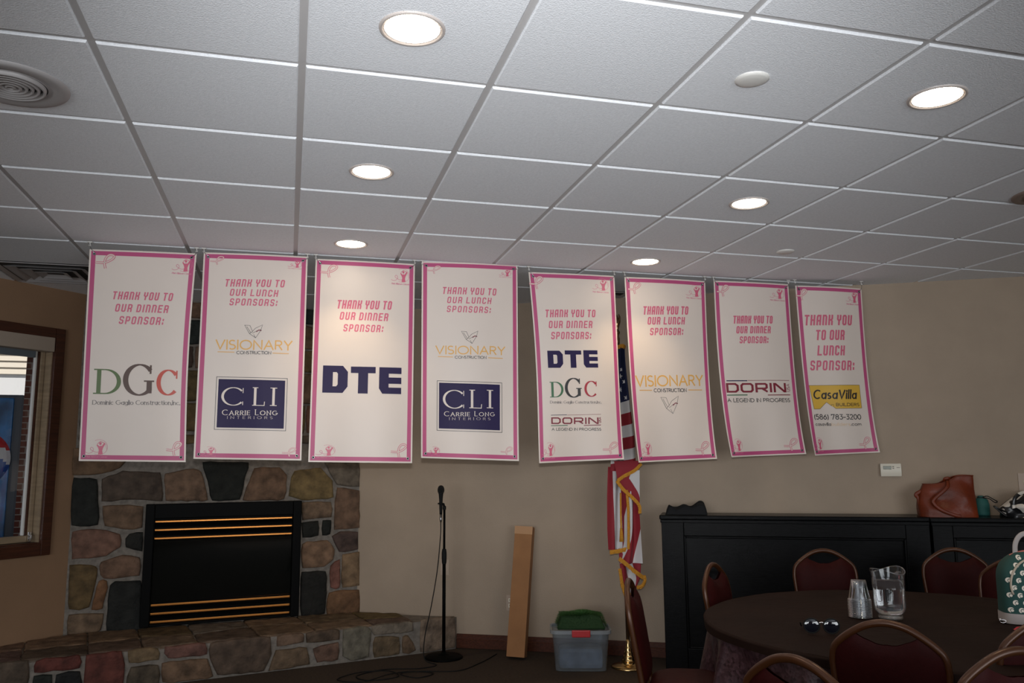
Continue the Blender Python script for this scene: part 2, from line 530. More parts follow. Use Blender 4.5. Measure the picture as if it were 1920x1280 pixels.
# round book letters (capital height 1, small-letter height 0.66)
x_ = .66
BOOK = {
 'A': [[(0, 0), (.4, 1), (.8, 0)], [(.15, .36), (.65, .36)]],
 'B': [[(0, 0), (0, 1), (.3, 1)] + arc(.3, .76, .24, .24, 90, -90, 8) + [(0, .52)], [(.3, .52)] + arc(.32, .26, .27, .26, 90, -90, 8) + [(0, 0)]],
 'C': [arc(.5, .5, .5, .5, 48, 312, 22)],
 'D': [[(0, 0), (0, 1), (.3, 1)] + arc(.3, .5, .48, .5, 90, -90, 16) + [(0, 0)]],
 'E': [[(.52, 1), (0, 1), (0, 0), (.52, 0)], [(0, .52), (.47, .52)]],
 'G': [arc(.5, .5, .5, .5, 48, 345, 24) + [(.98, .46), (.6, .46)]],
 'H': [[(0, 0), (0, 1)], [(.68, 0), (.68, 1)], [(0, .52), (.68, .52)]],
 'I': [[(0, 0), (0, 1)]],
 'L': [[(0, 1), (0, 0), (.48, 0)]],
 'N': [[(0, 0), (0, 1), (.72, 0), (.72, 1)]],
 'O': [arc(.5, .5, .5, .5, 90, 450, 28)],
 'P': [[(0, 0), (0, 1), (.3, 1)] + arc(.3, .74, .25, .26, 90, -90, 10) + [(0, .48)]],
 'R': [[(0, 0), (0, 1), (.3, 1)] + arc(.3, .75, .25, .25, 90, -90, 10) + [(0, .5)], [(.28, .5), (.58, 0)]],
 'S': [arc(.27, .75, .25, .25, 35, 270, 12) + arc(.27, .25, .27, .25, 90, -145, 12)],
 'T': [[(0, 1), (.6, 1)], [(.3, 1), (.3, 0)]],
 'U': [[(0, 1), (0, .3)] + arc(.31, .31, .31, .31, 180, 360, 12) + [(.62, 1)]],
 'V': [[(0, 1), (.37, 0), (.74, 1)]],
 'Y': [[(0, 1), (.34, .46), (.68, 1)], [(.34, .46), (.34, 0)]],
 'a': [arc(.27, .31, .27, .31, 0, 360, 16), [(.54, x_), (.54, 0)]],
 'b': [[(0, 1.05), (0, 0)], arc(.27, .31, .27, .31, 0, 360, 16)],
 'c': [arc(.29, .32, .29, .32, 45, 315, 14)],
 'd': [arc(.27, .31, .27, .31, 0, 360, 16), [(.54, 1.05), (.54, 0)]],
 'e': [[(.02, .35), (.55, .35)] + arc(.28, .32, .28, .32, 5, 320, 16)],
 'g': [arc(.27, .33, .27, .31, 0, 360, 16), [(.54, x_), (.54, -.1)] + arc(.27, -.08, .27, .2, 0, -150, 8)],
 'i': [[(0, 0), (0, x_)], [(0, .86), (0, .97)]],
 'l': [[(0, 0), (0, 1.05)]],
 'm': [[(0, 0), (0, x_)], [(0, .4)] + arc(.2, .44, .2, .2, 160, 0, 8) + [(.4, 0)], [(.4, .4)] + arc(.6, .44, .2, .2, 160, 0, 8) + [(.8, 0)]],
 'n': [[(0, 0), (0, x_)], [(0, .38)] + arc(.23, .42, .23, .22, 160, 0, 8) + [(.46, 0)]],
 'o': [arc(.3, .32, .3, .32, 90, 450, 18)],
 'k': [[(0, 0), (0, 1.05)], [(.42, x_), (0, .25)], [(.14, .38), (.45, 0)]],
 'r': [[(0, 0), (0, x_)], [(0, .36)] + arc(.22, .42, .21, .22, 160, 55, 6)],
 's': [arc(.2, .48, .18, .17, 40, 270, 9) + arc(.2, .16, .2, .16, 90, -145, 9)],
 't': [[(.15, .92), (.15, .12), (.24, 0), (.36, .03)], [(0, x_), (.34, x_)]],
 'u': [[(0, x_), (0, .25)] + arc(.23, .23, .23, .23, 180, 360, 8) + [(.46, x_)], [(.46, x_), (.46, 0)]],
 'v': [[(0, x_), (.25, 0), (.5, x_)]],
 '0': [arc(.3, .5, .3, .5, 90, 450, 22)],
 '2': [arc(.27, .72, .26, .28, 165, -35, 10) + [(0, 0), (.56, 0)]],
 '3': [[(.02, 1), (.52, 1), (.24, .6)] + arc(.25, .3, .28, .3, 80, -145, 12)],
 '5': [[(.5, 1), (.08, 1), (.05, .56)] + arc(.25, .31, .28, .31, 120, -145, 12)],
 '6': [[(.44, .98), (.1, .5)] + arc(.28, .29, .27, .29, 150, 510, 18)],
 '7': [[(0, .86), (0, 1), (.54, 1), (.2, 0)]],
 '8': [arc(.28, .76, .22, .24, 270, 630, 16), arc(.28, .27, .28, .27, 90, 450, 16)],
 '(': [arc(.42, .42, .42, .75, 130, 230, 8)],
 ')': [arc(-.2, .42, .42, .75, 50, -50, 8)],
 '-': [[(0, .4), (.32, .4)]],
 '.': [[(0, 0), (0, .1)]],
 ',': [[(.04, .08), (0, -.14)]],
}
WIDE = {   # squared wide capitals
 'D': [[(0, 0), (0, 1), (.85, 1), (1.1, .78), (1.1, .22), (.85, 0), (0, 0)]],
 'O': [[(.18, 0), (0, .2), (0, .8), (.18, 1), (1.0, 1), (1.18, .8), (1.18, .2), (1.0, 0), (.18, 0)]],
 'R': [[(0, 0), (0, 1), (.95, 1), (1.1, .88), (1.1, .52), (.95, .4), (0, .4)], [(.6, .4), (1.12, 0)]],
 'I': [[(0, 0), (0, 1)]],
 'N': [[(0, 0), (0, 1), (.12, 1), (1.1, 0), (1.22, 0), (1.22, 1)]],
}
SLAB = {
 'D': [[(0, 0), (0, 1), (.75, 1), (.95, .82), (.95, .2), (.75, 0), (0, 0)]],
 'T': [[(0, 1), (1, 1)], [(.5, 1), (.5, 0)]],
 'E': [[(1, 1), (0, 1), (0, .14), (.14, 0), (1, 0)], [(0, .5), (1, .5)]],
}

def lay_out(text, font, gap, space, small=1.0):
    """polylines of a line of text and its (xmin, xmax)"""
    x, out = 0.0, []
    for i, ch in enumerate(text):
        k = 1.0 if i == 0 or text[i - 1] == ' ' else small       # small capitals
        if ch == ' ':
            x += space
            continue
        g = font[ch]
        w = max(p[0] for s in g for p in s)
        lo = min(p[0] for s in g for p in s)
        for s in g:
            out.append([(x + (p[0] - lo) * k, p[1] * k) for p in s])
        x += (w - lo) * k + gap
    return out, x - gap

class Print:
    """flat printing that follows a banner's surface"""
    def __init__(self, surf, width, height):
        self.mb, self.S, self.w, self.h = MB(), surf, width, height
    def pt(self, x, y, off):           # metres from the banner's top left corner, y down
        return self.S(x / self.w, y / self.h, off)
    def polygon(self, pts, off=.0012):
        """filled outline (x, y), triangulated and cut finely enough to follow the sheet"""
        bm = bmesh.new()
        vs = [bm.verts.new((p[0], p[1], 0)) for p in pts]
        bm.faces.new(vs)
        bmesh.ops.triangulate(bm, faces=bm.faces[:])
        for _ in range(3):
            long_e = [e for e in bm.edges if e.calc_length() > 0.06]
            if not long_e:
                break
            bmesh.ops.subdivide_edges(bm, edges=long_e, cuts=1)
            bmesh.ops.triangulate(bm, faces=bm.faces[:])
        bm.verts.index_update()
        n = self.mb.verts([self.pt(v.co.x, v.co.y, off) for v in bm.verts])
        for f in bm.faces:
            self.mb.face([n + v.index for v in f.verts])
        bm.free()
    def rect(self, x0, y0, x1, y1, off=.0012):
        nx = max(1, int(abs(x1 - x0) / .03))
        ny = max(1, int(abs(y1 - y0) / .03))
        self.mb.grid(lambda u, v: self.pt(x0 + (x1 - x0) * u, y0 + (y1 - y0) * v, off), nx, ny)
    def stroke(self, pts, tv, th=None, off=.0012):
        """pts in metres (x, y down); tv = width of upright strokes, th = of level ones"""
        th = tv if th is None else th
        P = [Vector((p[0], p[1])) for p in pts]
        closed = (P[0] - P[-1]).length < 1e-7 and len(P) > 3
        Q = [P[0]]
        for a, b in zip(P, P[1:]):
            k = max(1, int((b - a).length / .025))
            for i in range(1, k + 1):
                Q.append(a + (b - a) * (i / k))
        if closed:
            Q = Q[:-1]
        m = len(Q)
        if m < 2:
            return
        L_, R_ = [], []
        for i, p in enumerate(Q):
            a = Q[(i - 1) % m] if (closed or i > 0) else None
            b = Q[(i + 1) % m] if (closed or i < m - 1) else None
            d1 = (p - a).normalized() if a is not None and (p - a).length > 1e-9 else None
            d2 = (b - p).normalized() if b is not None and (b - p).length > 1e-9 else None
            d1 = d1 or d2
            d2 = d2 or d1
            def half(d):
                return 0.5 * (th + (tv - th) * abs(d.y) ** 1.3)
            n1 = Vector((-d1.y, d1.x)) * half(d1)
            n2 = Vector((-d2.y, d2.x)) * half(d2)
            c = d1.dot(d2)
            if c > .995:
                o = (n1 + n2) / 2
            else:
                # corner of the two offset edges, kept short
                den = d1.x * d2.y - d1.y * d2.x
                if abs(den) < 1e-4:
                    o = n1
                else:
                    t = ((n2.x - n1.x) * d2.y - (n2.y - n1.y) * d2.x) / den
                    o = n1 + d1 * t
                    lim = 1.7 * max(n1.length, n2.length)
                    if o.length > lim:
                        o = o.normalized() * lim
            L_.append(p + o)
            R_.append(p - o)
        n = self.mb.verts([self.pt(q.x, q.y, off) for q in L_] + [self.pt(q.x, q.y, off) for q in R_])
        for i in range(m if closed else m - 1):
            j = (i + 1) % m
            self.mb.face([n + i, n + j, n + m + j, n + m + i])
    def text(self, text, box, font, t, contrast=1.0, gap=.2, space=.4, shear=0.0, serif=False, off=.0012, small=1.0):
        """box = x0, x1, base left, base right, cap top (metres, y down)"""
        x0, x1, bl, br, top = box
        H = bl - top
        ss, wid = lay_out(text, font, gap, space, small)
        tv = t * H
        inner = (x1 - x0) - tv - shear * H
        k = inner / max(wid, 1e-6) if wid > .02 else 1
        for s in ss:
            q = []
            for px, py in s:
                y = th_in = py * (H - tv * contrast) + tv * contrast / 2
                x = x0 + tv / 2 + px * k + shear * (y - 0)
                base = bl + (br - bl) * (x - x0) / max(x1 - x0, 1e-6)
                q.append((x, base - y))
            e0, e1 = q[0], q[-1]
            if len(q) < 8 and (abs(e0[0] - e1[0]) + abs(e0[1] - e1[1])) > 1e-7:       # square ends
                def longer(a, b):
                    d = Vector((a[0] - b[0], a[1] - b[1])).normalized()
                    g = .5 * (tv * (abs(d.x) if abs(d.y) < .2 else 0) + tv * contrast * abs(d.y))
                    return (a[0] + d.x * g, a[1] + d.y * g)
                q = [longer(q[0], q[1])] + q[1:-1] + [longer(q[-1], q[-2])]
            self.stroke(q, tv, tv * contrast, off)
            if serif:
                for e, nb in ((0, 1), (-1, -2)):
                    d = (q[e][0] - q[nb][0], q[e][1] - q[nb][1])
                    if abs(d[1]) > abs(d[0]) * .8 and len(q) < 6 or (len(q) >= 6 and abs(d[0]) < 1e-6):
                        py = s[e][1]
                        if min(abs(py), abs(py - 1), abs(py - x_), abs(py - small), abs(py - 1.05)) < .02:
                            self.stroke([(q[e][0] - tv * 1.1, q[e][1]), (q[e][0] + tv * 1.1, q[e][1])], tv * .4, tv * .4, off)

# ---------------------------------------------------------------- the setting
room = [L(-12.6, 0, 0), L(0.0, 0, 0), FA + FU * 0, W(1.33, 0, 0), W(8.5, 0, 0), Vector((7.6, -5.2, 0))]
def struct(o, label=None):
    return tag(o, label, None, None, 'structure')

# floor
mb = MB()
mb.box(-9.6, -5.3, -0.1, 8.2, 5.6, 0.0)
struct(mb.build('floor', M['floor']), 'dark brown floor')

# ceiling: lay-in tiles that drop a little below their metal grid
T = 0.6096
def inside(p, margin):
    if (p - LA).dot(LN) < -margin and p.y < 4.1:
        return False
    if (p - W0).dot(WN) > margin and p.x > 1.2:
        return False
    if (p - FA).dot(-FN) > margin + .6:
        return False
    return -9.3 < p.x < 8.0 and p.y > -5.3
mb = MB()
for i in range(-15, 13):
    for j in range(-8, 9):
        c = Vector(((i + .5) * T, (j + .5) * T, 0))
        if not inside(c, 0.42):
            continue
        x0, x1, y0, y1 = i * T + .012, (i + 1) * T - .012, j * T + .012, (j + 1) * T - .012
        if (i, j) in ((-2, 5), (4, 5)):
            continue
        b = .004
        z0, z1 = CEIL, CEIL + .009
        mb.cur = 0
        n = mb.verts([(x0 + b, y0 + b, z0), (x1 - b, y0 + b, z0), (x1 - b, y1 - b, z0), (x0 + b, y1 - b, z0),
                      (x0, y0, z0 + b), (x1, y0, z0 + b), (x1, y1, z0 + b), (x0, y1, z0 + b),
                      (x0, y0, z1), (x1, y0, z1), (x1, y1, z1), (x0, y1, z1)])
        mb.face([n + 3, n + 2, n + 1, n])
        for k in range(4):
            k2 = (k + 1) % 4
            mb.face([n + k, n + k2, n + 4 + k2, n + 4 + k])
            mb.face([n + 4 + k, n + 4 + k2, n + 8 + k2, n + 8 + k])
mb.cur = 1
mb.box(-9.6, -5.3, CEIL + .008, 8.2, 5.4, CEIL + .10)
struct(mb.build('ceiling', [M['tile'], M['tee']]), 'white lay-in tile ceiling in a metal grid')

# window wall with its opening
WS0, WS1, WZ0, WZ1 = -2.30, -0.215, 0.865, 2.292
mb = MB()
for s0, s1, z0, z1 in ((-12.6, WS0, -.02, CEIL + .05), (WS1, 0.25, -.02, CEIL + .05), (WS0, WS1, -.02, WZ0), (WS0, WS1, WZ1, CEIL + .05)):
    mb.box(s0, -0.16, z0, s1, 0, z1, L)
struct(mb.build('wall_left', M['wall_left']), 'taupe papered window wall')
mb = MB()
mb.box(0.7, -0.15, -.02, 8.6, 0, CEIL + .05, W)
struct(mb.build('wall_back', M['wall']), 'beige papered wall')
mb = MB()
mb.box(7.45, -5.3, -.02, 7.6, 1.2, CEIL + .05)
struct(mb.build('wall_right', M['wall']))
mb = MB()
for x0, x1, z0, z1 in ((-9.6, -5.5, -.02, CEIL + .05), (-5.5, -1.5, -.02, .4), (-5.5, -1.5, 2.3, CEIL + .05), (-1.5, 1.2, -.02, CEIL + .05),
                       (1.2, 4.6, -.02, .4), (1.2, 4.6, 2.3, CEIL + .05), (4.6, 7.6, -.02, CEIL + .05)):
    mb.box(x0, -5.45, z0, x1, -5.3, z1)
struct(mb.build('wall_front', M['wall']))

# baseboard
mb = MB()
def base_prof(z):
    return .016 if z < .07 else .016 - (z - .07) * .28
for s0, s1 in ((2.16, 3.744),):
    zs = [0, .004, .066, .070, .088, .104, .106]
    ds = [.0, .016, .016, .013, .012, .006, 0]
    mb.grid(lambda u, v: W(s0 + (s1 - s0) * u, ds[round(v * 6)], zs[round(v * 6)]), 1, 6)
    mb.poly([W(s1, d, z) for d, z in zip(ds, zs)])
struct(mb.build('baseboard_back', M['base_wood']), 'reddish wood baseboard')

# window: casing, jambs, sash, glass, blind
wn = struct(bpy.data.objects.new('window_1', None), 'wood framed window with a rolled up blind')
COL.objects.link(wn)
mb = MB()
def Lf(s, d, z): return L(s, d, z)
mb.bbox(WS1 - .005, -.01, WZ0 - .075, WS1 + .065, .022, WZ1 + .065, .005, Lf)
mb.bbox(WS0 - .065, -.01, WZ0 - .075, WS0 + .005, .022, WZ1 + .065, .005, Lf)
mb.bbox(WS0 + .0052, -.01, WZ1 - .005, WS1 - .0052, .0215, WZ1 + .065, .005, Lf)
mb.bbox(WS0 + .0052, -.01, WZ0 - .075, WS1 - .0052, .0215, WZ0 + .005, .005, Lf)
mb.build('window_casing', M['red_wood'], wn)
mb = MB()
mb.box(WS1 - .012, -.155, WZ0, WS1 - .002, -.005, WZ1, Lf)
mb.box(WS0 + .002, -.155, WZ0, WS0 + .012, -.005, WZ1, Lf)
mb.box(WS0, -.155, WZ1 - .012, WS1, -.005, WZ1 - .002, Lf)
mb.build('window_jamb', M['tan_wood'], wn)
mb = MB()
mb.box(WS0, -.155, WZ0 + .002, WS1, -.005, WZ0 + .014, Lf)
mb.build('window_stool', M['red_wood'], wn)
mb = MB()
for s0, s1, z0, z1 in ((WS1 - .046, WS1 - .014, WZ0 + .016, WZ1 - .014), (WS0 + .014, WS0 + .068, WZ0 + .016, WZ1 - .014),
                       (WS0 + .069, WS1 - .047, WZ0 + .016, WZ0 + .06), (WS0 + .069, WS1 - .047, WZ1 - .06, WZ1 - .014)):
    mb.bbox(s0, -.115, z0, s1, -.070, z1, .006, Lf)
mb.build('window_sash', M['tan_wood'], wn)
mb = MB()
mb.bbox(WS1 - .064, -.108, WZ0 + .061, WS1 - .0465, -.078, WZ1 - .061, .004, Lf)
mb.build('sash_stop', M['red_wood'], wn)
mb = MB()
mb.bbox(WS1 - .080, -.106, WZ0 + .061, WS1 - .0645, -.082, WZ1 - .061, .004, Lf)
mb.build('sash_weatherstrip', M['white_plastic'], wn)
mb = MB()
mb.box(WS0 + .06, -.097, WZ0 + .06, WS1 - .078, -.093, WZ1 - .06, Lf)
mb.build('window_pane', clear_mat('window_glass', (1, 1, 1), .02, .0, .5), wn)
mb = MB()
mb.bbox(WS1 - .052, -.066, WZ0 + .03, WS1 - .030, -.052, WZ0 + .085, .004, Lf)
mb.tube([L(WS1 - .041, -.055, WZ0 + .06), L(WS1 - .041, -.035, WZ0 + .06), L(WS1 - .045, -.03, WZ0 + .04), L(WS1 - .06, -.028, WZ0 + .02)], .006)
mb.build('window_latch', M['chrome'], wn)
mb = MB()
mb.bbox(WS0 + .02, -.05, WZ1 - .105, WS1 - .012, .026, WZ1 - .004, .006, Lf)
mb.build('blind_cassette', mat('blind_cassette_taupe', (0.36, 0.29, 0.23), .6), wn)
mb = MB()
mb.bbox(WS0 + .03, -.062, WZ1 - .150, WS1 - .10, -.045, WZ1 - .095, .006, Lf)
mb.build('blind_hem', mat('blind_grey_fabric', (0.10, 0.115, 0.13), .8), wn)

# ---------------------------------------------------------------- outside the window
mb = MB()
mb.box(-9.5, 3.6, -.25, 1.2, 16, -.12)
mb.cur = 0
o = mb.build('ground_outside', mat('grey_paving', (.35, .34, .32), .9, noise_amt=.1))
struct(o)
bld = thing('building', 'white sided building seen through the left window', 'building', (-3.0, 9.2, 0))
mb = MB()
mb.box(-4, 0, -.12, 3.2, .3, 2.55)
mb.build('wall', mat('white_render', (.86, .86, .86), .8), bld)
mb = MB()
for k in range(9):
    z = 2.55 + k * .085
    n = mb.verts([(-4, -.035, z), (3.2, -.035, z), (3.2, -.012, z + .085), (-4, -.012, z + .085), (-4, .3, z), (3.2, .3, z), (3.2, .3, z + .085), (-4, .3, z + .085)])
    mb.face([n, n + 1, n + 2, n + 3]); mb.face([n + 4, n + 5, n + 1, n]); mb.face([n + 7, n + 6, n + 5, n + 4]); mb.face([n + 3, n + 2, n + 6, n + 7])
mb.build('siding', mat('cream_siding', (.78, .70, .58), .7), bld)

vm = thing('vending_machine', 'blue vending machine with a red white and blue ball outside the window', 'vending machine', (-2.14, 5.5, 0))
mb = MB()
mb.bbox(-.45, .02, -.12, .50, .75, 2.01, .02)
mb.build('body', mat('vending_grey_steel', (.10, .12, .15), .5), vm)
mb = MB()
mb.bbox(-.43, 0, .05, .425, .03, 1.98, .012)
mb.build('front_panel', mat('vending_blue', (.025, .20, .52), .3, noise_amt=.6, noise_scale=5, bump=.05), vm)
mb = MB()
for k, (a0, a1) in enumerate(((22, 158), (158, 202), (202, 338), (338, 382))):
    pass
bx, bz, br = .196, 1.455, .24
def ball_pt(a, r): return (bx + r * cos(a), -.004 - .05 * sqrt(max(0, 1 - (r / br) ** 2)), bz + r * sin(a))
def ball_row(u, v):
    z = (v - .5) * 2
    w = sqrt(max(0, 1 - z * z))
    x = (u - .5) * 2 * w
    return (bx + x * br, -.001 - .05 * sqrt(max(0, 1 - x * x - z * z)), bz + z * br)
mb.grid(ball_row, 20, 20, mats=lambda i, j: 1 if j + 2 * sin(i * .33) > 12.4 else (2 if j + 2 * sin(i * .33) > 7.8 else 0))
mb.smooth = True
mb.build('ball_emblem', [mat('emblem_blue', (.012, .10, .42), .3), mat('emblem_red', (.62, .03, .04), .3), mat('emblem_white', (.85, .85, .87), .3)], vm, fix=False)

bp_ = thing('brick_pier', 'red brick pier outside the window beside the vending machine', 'pillar', (-1.40, 5.15, 0))
mb = MB()
mb.box(-.14, 0, -.12, .9, .35, 3.2)
mb.build('brickwork', brick_mat('red_brick', (.20, .06, .04), (.13, .04, .03), (.40, .36, .32), 5.0, rot=(pi / 2, 0, 0)), bp_)

